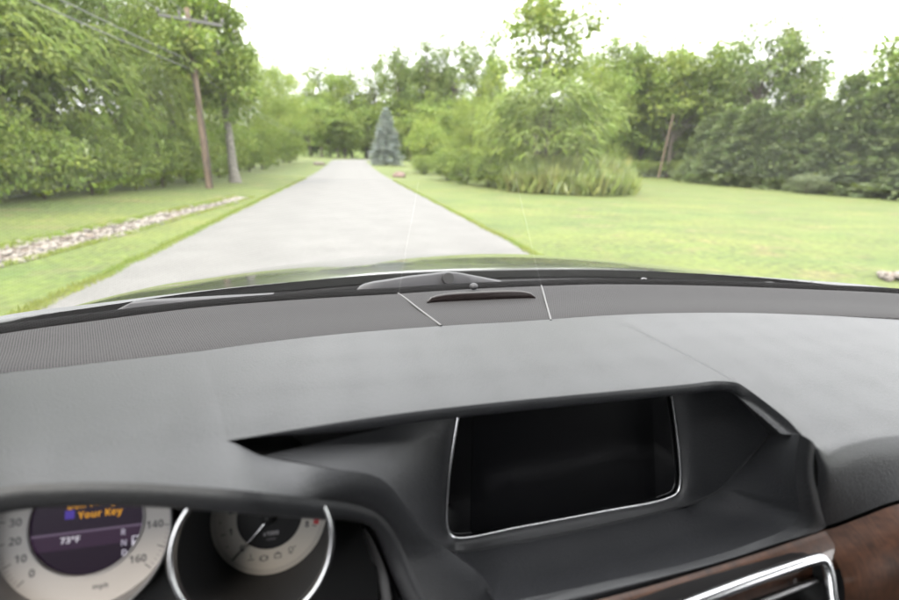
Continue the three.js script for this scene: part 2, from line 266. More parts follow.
const P = {
  treeA: broadleaf('broadleaf_tree', 11, { h: 10, base: 0.8, r: 3.0, clumps: 130, per: 170, leaf: 0.115, clump: 0.8, lump: 0.7, trunk: 0.18, mat: M.leaf }),
  treeB: broadleaf('broadleaf_tree', 12, { h: 10, base: 0.5, r: 3.0, clumps: 130, per: 170, leaf: 0.115, clump: 0.8, lump: 0.7, trunk: 0.16, mat: M.leafPale }),
  treeC: broadleaf('broadleaf_tree', 13, { h: 10, base: 1.2, r: 3.0, clumps: 130, per: 170, leaf: 0.115, clump: 0.8, lump: 0.7, trunk: 0.2, mat: M.leafDark }),
  open: broadleaf('tall_tree', 21, { h: 20, base: 5, r: 6, clumps: 95, per: 75, leaf: 0.42, clump: 1.25, trunk: 0.35, lump: 0.8, limbs: 34, mat: M.leafDark }),
  open2: broadleaf('tall_tree', 22, { h: 20, base: 4, r: 6, clumps: 150, per: 55, leaf: 0.48, clump: 1.3, trunk: 0.33, lump: 0.7, limbs: 30, mat: M.leaf }),
  openPale: broadleaf('tall_tree', 23, { h: 20, base: 4, r: 5, clumps: 150, per: 55, leaf: 0.42, clump: 1.15, trunk: 0.3, lump: 0.7, limbs: 30, mat: M.leafPale }),
  dense: broadleaf('broadleaf_tree', 24, { h: 14, base: 0.4, r: 5, clumps: 190, per: 44, leaf: 0.42, clump: 1.05, trunk: 0.25, mat: M.leaf }),
  wall: broadleaf('broadleaf_tree', 25, { h: 10, base: 0, r: 7, clumps: 260, per: 44, leaf: 0.5, clump: 1.2, trunk: 0.25, mat: M.leafDark }),
  shrub: broadleaf('shrub', 31, { h: 2.6, base: 0, r: 1.7, clumps: 150, per: 40, leaf: 0.12, clump: 0.33, trunk: 0.05, mat: M.leaf }),
  shrubPale: broadleaf('shrub', 32, { h: 2.6, base: 0, r: 1.7, clumps: 150, per: 40, leaf: 0.13, clump: 0.33, trunk: 0.05, mat: M.leafPale }),
  shrubGrey: broadleaf('shrub', 33, { h: 3, base: 0, r: 1.5, clumps: 190, per: 46, leaf: 0.075, clump: 0.28, trunk: 0.05, mat: M.leafGrey }),
  frond: frondTree('frond_tree', 41, { h: 6, base: 0.3, r: 3, fronds: 1700, frond: 0.42, leaf: 0.14, trunk: 0.12, mat: M.leaf }),
  frondPale: frondTree('frond_tree', 42, { h: 6, base: 0.2, r: 3, fronds: 1600, frond: 0.42, leaf: 0.135, trunk: 0.1, mat: M.leafPale }),
  cedar: conifer('cedar_tree', 51, { h: 9, r: 2.4, sprays: 1500, per: 6, leaf: 0.42, trunk: 0.16, power: 0.62, rough: 0.55, mat: M.cedar }),
  cedar2: conifer('cedar_tree', 52, { h: 9, r: 2.4, sprays: 1500, per: 6, leaf: 0.4, trunk: 0.16, power: 0.75, rough: 0.7, lift: 0.5, mat: M.cedar }),
  spruce: conifer('blue_spruce', 53, { h: 7, r: 2.2, sprays: 3400, per: 6, leaf: 0.26, trunk: 0.14, tier: 15, power: 0.7, rough: 0.55, droop: 0.16, lift: 0.12, mat: M.spruce }),
};
const used = new Set();
// px: column of the photograph where the trunk stands; dist: metres over the ground; topPy: row of its top; half: half width of its crown in pixels
function plant(proto, px, dist, topPy, half, label, group, category = 'tree') {
  const p = far(px, dist); p.y = H(p.x, p.z); return plantAt(proto, p, topAt(px, topPy, dist) - p.y, half / FPX * dist, label, group, category);
}
let spin = 0;
function plantAt(proto, p, h, r, label, group, category = 'tree') {
  const src = P[proto], o = used.has(proto) ? src.clone() : src; used.add(proto);
  o.name = src.name.replace(/_\d+$/, '').replace(/\.\d+$/, '');
  o.position.copy(p).add(V(0, -0.03, 0)); o.rotation.y = (spin += 2.4); o.scale.set(r / src.userData.r0, h * 1.08 / src.userData.h0, r / src.userData.r0);
  top(o); tag(o, label, category, group); return o;
}
for (const o of Object.values(P)) { const { h, r } = o.userData; o.userData = {}; Object.defineProperty(o.userData, 'h0', { value: h, enumerable: false }); Object.defineProperty(o.userData, 'r0', { value: r, enumerable: false }); }

// the wood left of the driveway, thick from the ground up
const hue = { treeA: 'mid green', treeB: 'bright yellow-green', treeC: 'dark green', frond: 'mid green', frondPale: 'pale green', shrub: 'mid green', shrubPale: 'pale green' };
for (const [k, x, z, h, r] of [
  ['treeA', -10.2, -7.5, 9.5, 3.0], ['treeB', -9.2, -12.2, 8.2, 2.9], ['treeA', -12.8, -13.5, 11, 3.2], ['treeC', -8.6, -16.2, 9.2, 2.6], ['treeB', -11.8, -18.5, 10.5, 3.1], ['treeA', -8.2, -20, 9.8, 2.8], ['treeC', -13.5, -22, 12.5, 3.4],
  ['treeB', -8, -24.5, 9.6, 2.6], ['treeA', -11, -27, 11.5, 3.1], ['treeC', -17, -12, 13, 3.6], ['treeA', -16.5, -19, 14, 3.7], ['treeC', -15, -28, 13, 3.5], ['treeC', -14.5, -7, 12, 3.4], ['treeB', -13, -2, 10, 3.2], ['treeA', -12, 4, 10, 3.2], ['treeC', -21, -16, 16, 4.2], ['treeC', -20, -26, 16, 4.2], ['treeA', -20, -6, 15, 4]]) plantAt(k, onGround(x, z), h, r, hue[k] + ' broadleaf tree in the dense wood beyond the stone swale', hue[k] + ' trees of the wood left of the driveway');
for (const [k, x, z, h, r] of [['treeB', -7.6, -29, 8.6, 2.5], ['treeA', -7.4, -34, 8.8, 2.6], ['treeB', -7.6, -40, 9.4, 2.8], ['treeA', -7.4, -47, 10, 3], ['treeB', -7.2, -55, 11.2, 3.2], ['treeB', -7.8, -64, 12.2, 3.6], ['treeA', -12, -38, 11, 3.4], ['treeC', -12, -52, 12.6, 3.6]]) plantAt(k, onGround(x, z), h, r, hue[k] + ' broadleaf tree lining the verge beyond the left utility pole', hue[k] + ' trees lining the left verge up the driveway');
for (const [k, x, z, h, r] of [['frond', -8.3, -9.6, 4.6, 2.1], ['frondPale', -8.0, -13.4, 5.2, 2.2], ['frond', -6.9, -14.9, 4.4, 1.7], ['frondPale', -6.6, -18.4, 4.6, 1.6], ['frond', -10.5, -10.5, 6.6, 2.4], ['frondPale', -9.6, -15.5, 7.2, 2.4]]) plantAt(k, onGround(x, z), h, r, hue[k] + ' small tree with drooping feathery fronds at the edge of the left wood', hue[k] + ' feathery trees fronting the left wood');
for (const [x, z, h, r] of [[-7.5, -8.3, 3.3, 1.15], [-8.0, -6.9, 3.5, 1.3]]) plantAt('shrubGrey', onGround(x, z), h, r, 'rounded grey-green shrub at the near end of the left wood', 'grey-green shrubs by the left wood', 'shrub');
for (const [k, x, z, h, r] of [['shrub', -7.2, -10.6, 2.2, 1.2], ['shrubPale', -6.9, -12.2, 1.6, 1.2], ['shrub', -6.6, -13.6, 1.9, 1.1], ['shrubPale', -6.3, -15.4, 1.4, 1.0], ['shrub', -6.2, -17.2, 2.2, 1.1], ['shrub', -6.2, -19.6, 2.0, 1.1], ['shrubPale', -6.3, -22, 2.2, 1.2], ['shrub', -6.4, -25, 2.6, 1.4], ['shrubPale', -6.5, -28.5, 2.6, 1.4], ['shrub', -6.5, -33, 2.8, 1.5], ['shrub', -6.6, -38, 3, 1.6], ['shrub', -6.4, -45, 3.4, 1.8], ['shrub', -6.4, -54, 3.8, 2.2]]) plantAt(k, onGround(x, z), h, r, hue[k] + ' low bush along the grassy foot of the left wood', hue[k] + ' bushes at the foot of the left wood', 'bush');
// bare grey trunk beside the pole
{ const p = atY(238, 183, 0), g = new THREE.Group(); g.name = 'dead_tree'; g.position.set(p.x - 0.1, H(p.x, p.z), p.z); top(g); tag(g, 'thick grey tree trunk standing behind the left utility pole', 'tree');
  mesh('trunk', merge([taper(V(0, -0.05, 0), V(-0.03, 0.5, 0), 0.26, 0.18, 10), taper(V(-0.03, 0.5, 0), V(-0.06, 2.3, 0), 0.18, 0.13, 10), taper(V(-0.06, 2.3, 0), V(-0.2, 6.2, 0.1), 0.13, 0.08, 9), taper(V(-0.2, 6.2, 0.1), V(-0.1, 10, 0), 0.1, 0.04, 8)]), M.greyBark, g);
  const sh = crownShape(71, V(-0.15, 4.9, 0.2), V(1.7, 3.6, 1.7), 150, 50, 0.2, { clump: 0.5 }); mesh('crown', sh.geo, M.leaf, g); const b = rng(3); mesh('limb', merge(sh.centres.slice(0, 16).map((c) => taper(V(-0.18, 6 + 2 * b(), 0.05), c, 0.045, 0.012, 5))), M.bark, g); }
// far trees at the driveway's end
const farG = 'tall trees behind the end of the driveway', farLab = 'tall open-crowned tree far off behind the end of the driveway';
for (const [k, px, d, t, w] of [['open', 322, 108, 55, 26], ['open', 352, 118, 60, 20], ['open2', 338, 100, 70, 20], ['open', 376, 104, 46, 20], ['open', 398, 96, 32, 22], ['open', 425, 99, 24, 26], ['open', 452, 98, 26, 24], ['open', 474, 106, 32, 20], ['open2', 492, 100, 54, 20], ['open', 487, 112, 28, 9], ['open2', 408, 112, 58, 30], ['open2', 440, 114, 62, 30]]) plant(k, px, d, t, w, farLab, farG);
for (const [k, px, d, t, w] of [['dense', 345, 88, 112, 22], ['dense', 330, 92, 100, 22], ['dense', 368, 94, 106, 24], ['dense', 410, 88, 112, 26], ['dense', 432, 80, 100, 24], ['dense', 458, 84, 92, 24], ['dense', 310, 84, 96, 20], ['dense', 395, 96, 92, 26]]) plant(k, px, d, t, w, 'full dark green tree closing the view at the end of the driveway', 'full trees at the end of the driveway');
for (let i = 0; i < 17; i++) plant('wall', 285 + i * 27, 118 + 8 * (i % 3), 104 - 8 * (i % 2), 30, 'broad dim tree low in the far wood behind all others', 'far wood behind everything');
plant('treeB', 432, 58, 118, 18, 'small bright green tree behind the blue spruce', null);
plant('spruce', 386, 58, 113, 18, 'blue-grey conical spruce beside the far end of the driveway', null);
// the thicket on the right of the driveway
plant('treeB', 470, 33, 92, 24, 'bright green round tree on the thicket side nearest the spruce', null);
plant('treeB', 506, 30, 74, 30, 'pale green tree in the thicket behind the feathery tree', null);
plant('openPale', 536, 36, -26, 50, 'tallest pale green tree rising above the thicket', null);
plant('treeA', 590, 31, 52, 34, 'mid green tree at the lawn side of the thicket', null);
plant('frond', 545, 22.5, 72, 66, 'broad feathery tree with drooping fronds in the middle of the thicket', null);
plant('frondPale', 497, 26, 92, 25, 'pale feathery tree on the driveway side of the thicket', null);
plant('shrubPale', 425, 42, 120, 22, 'round bright bush between the spruce and the thicket', null, 'bush');
for (const [px, d, t, w] of [[425, 38, 156, 16], [447, 29, 150, 20], [468, 25.5, 148, 24], [490, 23, 150, 24], [512, 21.8, 152, 24], [455, 33, 140, 22]]) plant('shrub', px, d, t, w, 'low dark bush along the foot of the thicket towards the driveway', 'bushes along the thicket foot', 'bush');
// trees behind the right-hand lawn
const rG = 'tall trees behind the right-hand lawn', rL = 'tall spreading tree rising behind the right-hand lawn';
for (const [k, px, d, t, w] of [['open2', 604, 62, 30, 34], ['open2', 640, 66, 42, 36], ['openPale', 668, 62, 38, 30], ['open2', 700, 64, 36, 34], ['open', 742, 58, 16, 40], ['open', 772, 60, 22, 30], ['open2', 715, 70, 60, 36], ['open2', 630, 72, 60, 40], ['open2', 790, 66, 62, 26], ['open', 575, 72, 48, 30]]) plant(k, px, d, t, w, rL, rG);
plant('open2', 885, 46, 26, 46, 'dark spreading tree at the right end of the cedar row', null);
plant('open2', 930, 44, 14, 50, 'tall tree beyond the end of the cedar row', null);
for (const [px, d, t, w] of [[612, 64, 90, 24], [640, 66, 95, 24], [668, 67, 90, 24], [694, 66, 100, 24], [600, 60, 80, 24]]) plant('dense', px, d, t, w, 'full dark tree in the backdrop left of the cedar row', 'full trees left of the cedars');
const cG = 'cedar row behind the right-hand lawn';
for (const [k, px, d, t, w] of [['cedar', 706, 54, 119, 26], ['cedar2', 722, 49, 115, 26], ['cedar', 745, 47, 108, 28], ['cedar2', 766, 46, 119, 28], ['cedar', 788, 45, 116, 28], ['cedar2', 806, 44, 108, 28], ['cedar2', 828, 43, 86, 26], ['cedar', 846, 42, 102, 32], ['cedar', 868, 41, 97, 32], ['cedar2', 890, 40, 106, 34], ['cedar', 915, 39, 102, 36], ['cedar', 945, 37, 92, 40], ['cedar2', 815, 46, 120, 30], ['cedar', 857, 44, 117, 30]]) plant(k, px, d, t, w, 'dark green cedar with feathery tip in the row behind the right-hand lawn', cG);
plant('shrubGrey', 811, 38.5, 174, 17, 'small pale grey-green shrub in front of the cedar row', null, 'shrub');
for (const [px, d] of [[632, 60], [650, 62], [668, 63], [684, 62]]) plant('shrubPale', px, d, 161, 17, 'low pale green brush behind the leaning wooden pole', 'brush behind the leaning pole', 'bush');
for (const [x, z, h] of [[30, 2, 14], [34, -10, 15], [26, 14, 14]]) plantAt('dense', onGround(x + 14, z), h, 6, 'full tree at the side of the right-hand lawn beside the house drive', 'trees at the side of the right-hand lawn');

// tall grass at the thicket's foot, and the lawns' blades
function blades(name, spots, h, w, n, m, label, category) {
  const L = new Leaves(9), r = L.r;
  for (let i = 0; i < n; i++) { const a = r() * 6.3; L.leaf(V(0.05 * Math.cos(a * 3), 0, 0.05 * Math.sin(a * 3)), V(0.35 * Math.cos(a), 1, 0.35 * Math.sin(a)), V(Math.sin(a), 0.2, Math.cos(a)), h * (0.7 + 0.6 * r()), w, [1, 1, 1]); }
  const o = new THREE.InstancedMesh(L.build(), m, spots.length), d = new THREE.Object3D(), c = new THREE.Color(); o.name = name; o.castShadow = o.receiveShadow = true;
  spots.forEach((s, i) => { d.position.set(s[0], H(s[0], s[1]) - 0.01, s[1]); d.rotation.set(0, r() * 6.3, 0); d.scale.set(1, s[2], 1).multiplyScalar(0.8 + 0.4 * r()); d.updateMatrix(); o.setMatrixAt(i, d.matrix); const t = tint(r, 0.16), y = 1 + 0.3 * clamp(0.6 * noise(s[0] * 0.7, s[1] * 0.7, 2) + 0.5 * noise(s[0] * 2.3, s[1] * 2.3, 4), -0.4, 1); c.setRGB(t[0] * y, t[1], t[2] * y); o.setColorAt(i, c); });
  top(o); tag(o, label, category, null, 'stuff');
}
{
  const r = rng(61), S = [], edge = [[512, 191], [526, 193], [540, 194], [575, 196], [605, 196], [628, 194]].map((p) => atY(p[0], p[1], 0));
  for (let i = 0; i < 5200; i++) { const c = cr(edge, r()), b = 5.5 * Math.pow(r(), 1.3); S.push([c.x + b * 0.42 + (r() + r() - 1) * 0.9, c.z - b * 0.9 + (r() + r() - 1) * 0.7, clamp(0.75 + 0.7 * noise(c.x * 1.1, b) + 0.5 * smooth(0, 2.5, b) + 0.4 * (r() - 0.5), 0.25, 1.6)]); }
  blades('tall_grass', S, 0.85, 0.05, 7, M.reed, 'tall pale green grass round the foot of the thicket', 'grass');
  const G = [], ok = (x, z) => (x > roadX(z) + 2.45 + 0.1 * r() || x < roadX(z) - 2.33 - 0.1 * r()) && swaleDepth(x, z) > -0.07;
  for (let i = 0; i < 9000; i++) { const z = -2.6 - 24 * Math.pow(r(), 1.4), q = Math.abs(r() + r() - 1) * 0.12, x = r() < 0.5 ? roadX(z) - 2.33 - q + 0.06 * noise(z * 0.9, 1) : roadX(z) + 2.46 + q + 0.06 * noise(z * 0.8, 5); G.push([x, z, 0.8 + 0.7 * r()]); }
  for (let i = 0; i < 2500; i++) { const t = r(), c = cr(swaleLine, t), w = swaleWidth(t), sd = r() < 0.5 ? -1 : 1; G.push([c.x + sd * w * (0.5 + 0.16 * r()), c.z, 0.9 + 0.8 * r()]); }
  blades('edge_grass', G, 0.035, 0.007, 5, leafMat(0.2, 0.25, 0.05), 'longer grass blades fringing the driveway and the swale', 'grass');
}
// mulch bed by the spruce, single stone on the left verge
{ const c = atY(400, 176, 0), g = new THREE.Group(); g.name = 'rock_border'; g.position.set(c.x, H(c.x, c.z), c.z); top(g); tag(g, 'row of reddish brown rocks at the driveway edge before the spruce', 'rocks'); const r = rng(8), m = mat(0.13, 0.09, 0.075, 0.95);
  for (let i = 0; i < 22; i++) { const o = mesh('rock', stoneShapes[i % 6], m, g), t = r() - 0.5; o.position.set(t * 1.0 + 0.3 * (r() - 0.5), 0.06, -t * 8 + 0.6 * (r() - 0.5)); o.rotation.y = r() * 6; o.scale.setScalar(0.3 + 0.35 * r()); } }
{ const c = atY(325, 168, 0), o = top(mesh('boulder', stoneShapes[2], stoneTones[4])); o.position.set(c.x - 0.6, H(c.x, c.z) + 0.1, c.z); o.scale.setScalar(0.8); tag(o, 'lone grey boulder on the left verge far up the driveway', 'boulder'); }

// utility poles and wires
function pole(base, h, lean, label, arm) {
  const g = new THREE.Group(); g.name = 'utility_pole'; g.position.copy(base); g.rotation.z = lean; top(g); tag(g, label, 'utility pole');
  mesh('post', taper(V(0, -0.1, 0), V(0, h, 0), 0.105, 0.078, 12), M.pole, g);
  if (arm) { const a = mesh('crossarm', new RoundedBoxGeometry(1.7, 0.085, 0.08, 2, 0.012), M.metal, g); a.position.set(0.12, h - 0.35, 0.11); a.rotation.y = 0.35; for (const x of [-0.85, -0.3, 0.4, 0.85]) { const i = mesh('insulator', new THREE.LatheGeometry([[0, 0], [0.035, 0], [0.05, 0.04], [0.03, 0.07], [0.045, 0.1], [0.02, 0.15], [0, 0.15]].map((q) => new THREE.Vector2(q[0], q[1])), 10), M.metal, a); i.position.set(x, 0.056, 0); } }
  return g;
}
const pL = atY(209, 189, 0); pL.y = H(pL.x, pL.z);
const pH = topAt(187, 8, Math.hypot(pL.x, pL.z)) - pL.y;
pole(pL, pH, 0.0, 'brown wooden utility pole wrapped in leaves at the left wood edge', true);
{ const L = new THREE.Group(); L.name = 'climbing_vine'; L.position.copy(pL); top(L); tag(L, 'leafy yellow-green vine covering the top of the left utility pole', 'vine'); const s = crownShape(81, V(-0.1, pH - 1.15, 0.1), V(0.8, 0.95, 0.8), 60, 40, 0.16, { clump: 0.3 }); mesh('foliage', s.geo, M.leafPale, L); mesh('stem', tube([V(0.13, 0, 0.05), V(0.12, 2, 0.1), V(-0.1, 4, 0.12), V(0.05, pH - 0.4, 0.14)], 0.022, 6, 30), M.bark, L); }
const pR = atY(658, 180, 0); pR.y = H(pR.x, pR.z);
pole(pR, topAt(668, 114, Math.hypot(pR.x, pR.z)) - pR.y, -0.075, 'slim leaning wooden pole at the far side of the right-hand lawn', false);
function wire(a, b, sag, label, group) { const P_ = []; for (let i = 0; i <= 14; i++) { const t = i / 14, p = a.clone().lerp(b, t); p.y -= sag * 4 * t * (1 - t); P_.push(p); } const o = top(mesh('power_line', tube(P_, 0.011, 6, 40), M.wire)); tag(o, label, 'power line', group); }
for (const [dy, x0] of [[0, -0.6], [0.02, 0.1], [-1.25, 0], [-1.5, 0.05]]) wire(V(pL.x + x0 - 0.6, pH - 0.2 + dy, 14), V(pL.x + x0, pH - 0.2 + dy, pL.z), 0.35, dy < -1 ? 'thick cable strung below the crossarm along the left wood' : 'thin wire strung on the crossarm along the left wood', dy < -1 ? 'lower cables on the left pole' : 'upper wires on the left pole');
for (const [dy, x0] of [[-1.25, 0], [-1.5, 0.05]]) wire(V(pL.x + x0, pH - 0.2 + dy, pL.z), V(pL.x + x0 - 0.6, pH - 0.2 + dy, pL.z - 42), 0.5, 'cable running from the left pole up the driveway verge', 'cables beyond the left pole');
{ const h = topAt(670, 124, Math.hypot(pR.x, pR.z)), a = V(pR.x + 0.5, h, pR.z), b = far(960, 60); b.y = h - 0.6; wire(a, b, 0.5, 'single wire running right from the leaning pole past the cedars', null); }

// ---------------------------------------------------------------- the car: we sit in it
const X0 = 0.33;                                                        // centre line of the car
const ORG = V(X0, 0, 0.4), car = new THREE.Group(); car.name = 'car'; car.position.copy(ORG); top(car);
tag(car, 'dark car seen from its driver seat, grey dashboard below the windshield', 'car');
const part = (name, geo, m, parent = car, label) => { const g = geo.clone(); g.translate(-ORG.x, -ORG.y, -ORG.z); const o = mesh(name, g, m, parent); if (label) o.userData.label = label; return o; };

const grain = tex(512, 512, (u, v) => 0.5 + 0.35 * tileNoise(u, v, 42, 1) + 0.4 * tileNoise(u, v, 90, 2), false, 16, 16);
const tone = tex(256, 256, (u, v) => { const k = 0.95 + 0.05 * tileNoise(u, v, 6, 3) + 0.05 * tileNoise(u, v, 40, 3); return [k, k, k]; }, true, 6, 6);
const perf = (rx) => tex(256, 256, (u, v, i, j) => { const c = 16, q = Math.floor(j / c), x = ((i + (q % 2) * c / 2) % c) / c - 0.5, y = (j % c) / c - 0.5, d = Math.hypot(x, y); return d < 0.3 ? 0.02 : 0.98; }, true, rx, rx);
const C = {
  pad: mat(0.0175, 0.018, 0.0205, 0.46, { bumpMap: grain, bumpScale: 0.0005, map: tone, ior: 1.5 }),
  liner: mat(0.0165, 0.0168, 0.0185, 0.6, { bumpMap: grain, bumpScale: 0.0002, specularIntensity: 0.4 }),
  mesh: mat(0.042, 0.041, 0.043, 0.85, { specularIntensity: 0.35, map: perf(1 / 0.044) }),
  black: mat(0.004, 0.004, 0.0045, 0.6, { specularIntensity: 0.5 }), gloss: mat(0.004, 0.004, 0.0045, 0.12, { clearcoat: 0.6, clearcoatRoughness: 0.05 }),
  chrome: mat(0.6, 0.6, 0.62, 0.22, { metalness: 1 }), satin: mat(0.25, 0.245, 0.25, 0.42, { metalness: 1 }),
  rubber: mat(0.0035, 0.0035, 0.0037, 0.95, { specularIntensity: 0.1 }), plastic: mat(0.014, 0.014, 0.015, 0.75, { specularIntensity: 0.5 }), wiper: mat(0.028, 0.028, 0.032, 0.6),
  paint: mat(0.012, 0.013, 0.012, 0.3, { clearcoat: 1, clearcoatRoughness: 0.03, metalness: 0.2 }),
  glass: mat(0.945, 0.95, 0.945, 0.0, { transmission: 1, thickness: 0, ior: 2.0, side: THREE.DoubleSide }),
  screen: mat(0.0025, 0.0025, 0.003, 0.2, { specularIntensity: 0.6 }), lining: mat(0.03, 0.03, 0.03, 0.95, { specularIntensity: 0.3 }), trim: mat(0.02, 0.02, 0.021, 0.7),
};
const woodTex = tex(512, 512, (u, v) => {
  const w = tileNoise(u, v, 3, 1) * 0.8 + 0.3 * tileNoise(u, v, 9, 2), f = Math.sin((u * 5 + w * 2.2) * 6.2832) * 0.5 + 0.5, streak = tileNoise(u, v * 0.15, 60, 3), fleck = tileNoise(u, v, 34, 5), cloud = tileNoise(u, v, 6, 6), k = 0.8 + 0.22 * f + 0.45 * streak + 0.35 * fleck + 0.5 * cloud;
  return toS([0.062 * k, 0.026 * k, 0.014 * k]);
}, true, 7, 7);
C.wood = mat(1, 1, 1, 0.4, { map: woodTex, clearcoat: 1, clearcoatRoughness: 0.04 });

// curves read off the dashboard's top, which lies about 0.2 m below the eye
const YD = 0.985;
const lineA = [V(-0.62, YD - 0.005, -0.46), ...[[0, 334], [100, 320], [200, 307.5], [300, 299.5], [395, 294], [460, 289.5], [540, 286], [600, 284.3], [700, 285.5], [800, 289], [899, 293.7]].map((p) => atY(p[0], p[1], YD)), V(1.16, YD - 0.003, -0.565)];
const lineE = [V(-0.56, YD - 0.01, -0.4), ...[[0, 374], [60, 367.5], [110, 361.5], [160, 356], [203, 351]].map((p) => atY(p[0], p[1], YD))];
const lineE2 = [...[[203, 351], [260, 343], [340, 334], [442, 326], [520, 321.5], [590, 316.5], [620, 314.8], [650, 313.6], [690, 312.8], [730, 312.7], [760, 313], [800, 314], [850, 315.4], [899, 317]].map((p) => atY(p[0], p[1], YD)), V(1.2, YD - 0.006, -0.44)];
// crease: right of it the pad lies a little lower
const cr0 = atY(606, 317, YD), cr1 = atY(735, 380, 1.0);
const crease = (p) => { const d = cr1.clone().sub(cr0), L = Math.hypot(d.x, d.z), s = ((p.x - cr0.x) * d.x + (p.z - cr0.z) * d.z) / L / L, e = ((p.x - cr0.x) * -d.z + (p.z - cr0.z) * d.x) / L; const side = ((p.x - cr0.x) * d.z - (p.z - cr0.z) * d.x) / L; p.y -= 0.008 * smooth(-0.004, 0.014, side) * smooth(0.0, 0.55, s); return p; };
const lipL = [V(-0.52, 0.97, -0.34), ...[[0, 447], [60, 446.5], [110, 445.5], [165, 443.5], [226, 441]].map((p, i) => atY(p[0], p[1], 1.006 - 0.0006 * i))];
const lipG = [[226, 441, 1.0036], [300, 428.5, 1.003], [400, 413.5, 1.003], [500, 402, 1.002], [600, 392.5, 1.002], [690, 384, 1.001], [718, 381, 1.001], [740, 383.5, 1.0], [761, 393.5, 0.998], [782, 411, 0.994], [800, 433, 0.989], [816, 446, 0.985], [850, 436.5, 0.984], [899, 427, 0.984]].map((p) => atY(p[0], p[1], p[2])).concat([V(1.15, 0.965, -0.2)]);
const faceBot = [atZ(814, 527, -0.2345), atZ(829, 525, -0.231), atZ(862, 513, -0.228), atZ(899, 500, -0.225), V(0.8, 0.925, -0.21), V(1.15, 0.9, -0.17)];
// hood over the instruments, turning down on its right into the flank beside the screen
const edgeC = [V(-0.5, 0.95, -0.27), ...[[0, 487.5], [60, 483], [110, 482.3], [165, 484.5], [226, 489]].map((p) => atY(p[0], p[1], 1.006))];
const ridge = [lipL[5], atY(262, 456, 0.9955), atZ(320, 467, -0.278), atZ(380, 478, -0.282), atZ(407, 507, -0.281), atZ(428, 533, -0.278), atZ(447, 549, -0.275), atZ(480, 575, -0.262), atZ(500, 604, -0.25)];
const edgeL = [edgeC[5], atY(262, 492.5, 1.0), atZ(312, 498.5, -0.262), atZ(352, 504, -0.279), atZ(377, 513, -0.284), atZ(393, 530, -0.283), atZ(405, 553, -0.279), atZ(414, 575, -0.271), atZ(428, 604, -0.259)];
const split = (A, B) => { const F = [...A, ...B.slice(1)], a = [], b = []; for (let i = 0; i <= 40; i++) a.push(cr(F, i / 8 / 13)); for (let i = 0; i <= 48; i++) b.push(cr(F, Math.min(1, (5 + i / 6) / 13))); return [a, b]; };
const [lipS, ridgeS] = split(lipL, ridge), [edgeS, edgeLS] = split(edgeC, edgeL), lineES = along(lineE, 40);
const hoodAt = (i, t) => cr([lineES[i], lipS[i], edgeS[i]], t);
const gTopL = Array.from({ length: 19 }, (_, j) => lineES.map((_p, i) => hoodAt(i, j / 36))), gHood = Array.from({ length: 15 }, (_, j) => lineES.map((_p, i) => hoodAt(i, 0.5 + j / 28)));
const gTopR = between(along(lineE2, 98), along(lipG, 98), 26, 0.003);
gTopR.forEach((r, j) => { const d = hoodAt(40, j / 52).sub(r[0]); r.forEach((p, i) => p.addScaledVector(d, 1 - smooth(0, 26, i))); });
gTopR.forEach((r) => r.forEach(crease));
const lipLine = gTopR[gTopR.length - 1];
const gFlank = between(ridgeS, edgeLS, 14); gFlank.forEach((r, j) => { const d = hoodAt(40, 0.5 + j / 28).sub(r[0]); r.forEach((p, i) => { const v = j / 14; p.addScaledVector(d, 1 - smooth(0, 14, i)); p.z += 4 * v * (1 - v) * 0.003 * smooth(4, 18, i); }); });
{
  const fa = lipLine.slice(75), fb = along(faceBot, fa.length - 1), gFace = through([fa, fa.map((p, i) => p.clone().lerp(fb[i], 0.25).add(V(0, 0.004, 0.004))), fa.map((p, i) => p.clone().lerp(fb[i], 0.6).add(V(0, 0.002, 0.003))), fb], 14);
  const g = mergeVertices(mergeGeometries([sheet(gFace), sheet(gTopL), sheet(gTopR), sheet(gHood), sheet(gFlank)].map((x) => { x.deleteAttribute('normal'); return x; })), 1e-5); g.computeVertexNormals();
  part('dashboard_pad', g, C.pad, car, 'smooth grey dashboard top with a hood over the instruments');
}
const shift = (L, x, y, z) => L.map((p) => p.clone().add(V(x, y, z)));
{ // rolled edge and underside of the instrument hood
  const E = [...edgeS, ...edgeLS.slice(1)];
  const inset = (k, dy, dz) => E.map((p, i) => { const turn = smooth(52, 78, i); return p.clone().add(V(lerp(0, -k, turn), lerp(dy, dy * 0.3, turn) + lerp(0, 0.18 * Math.min(0, dz), turn), dz)); });
  const rows = through([E, inset(0.004, -0.005, 0.0025), inset(0.012, -0.017, 0.0005), inset(0.016, -0.0215, -0.006), inset(0.022, -0.023, -0.035), inset(0.03, -0.024, -0.1)], 30);
  part('instrument_hood_edge', sheet(rows), C.pad);
}
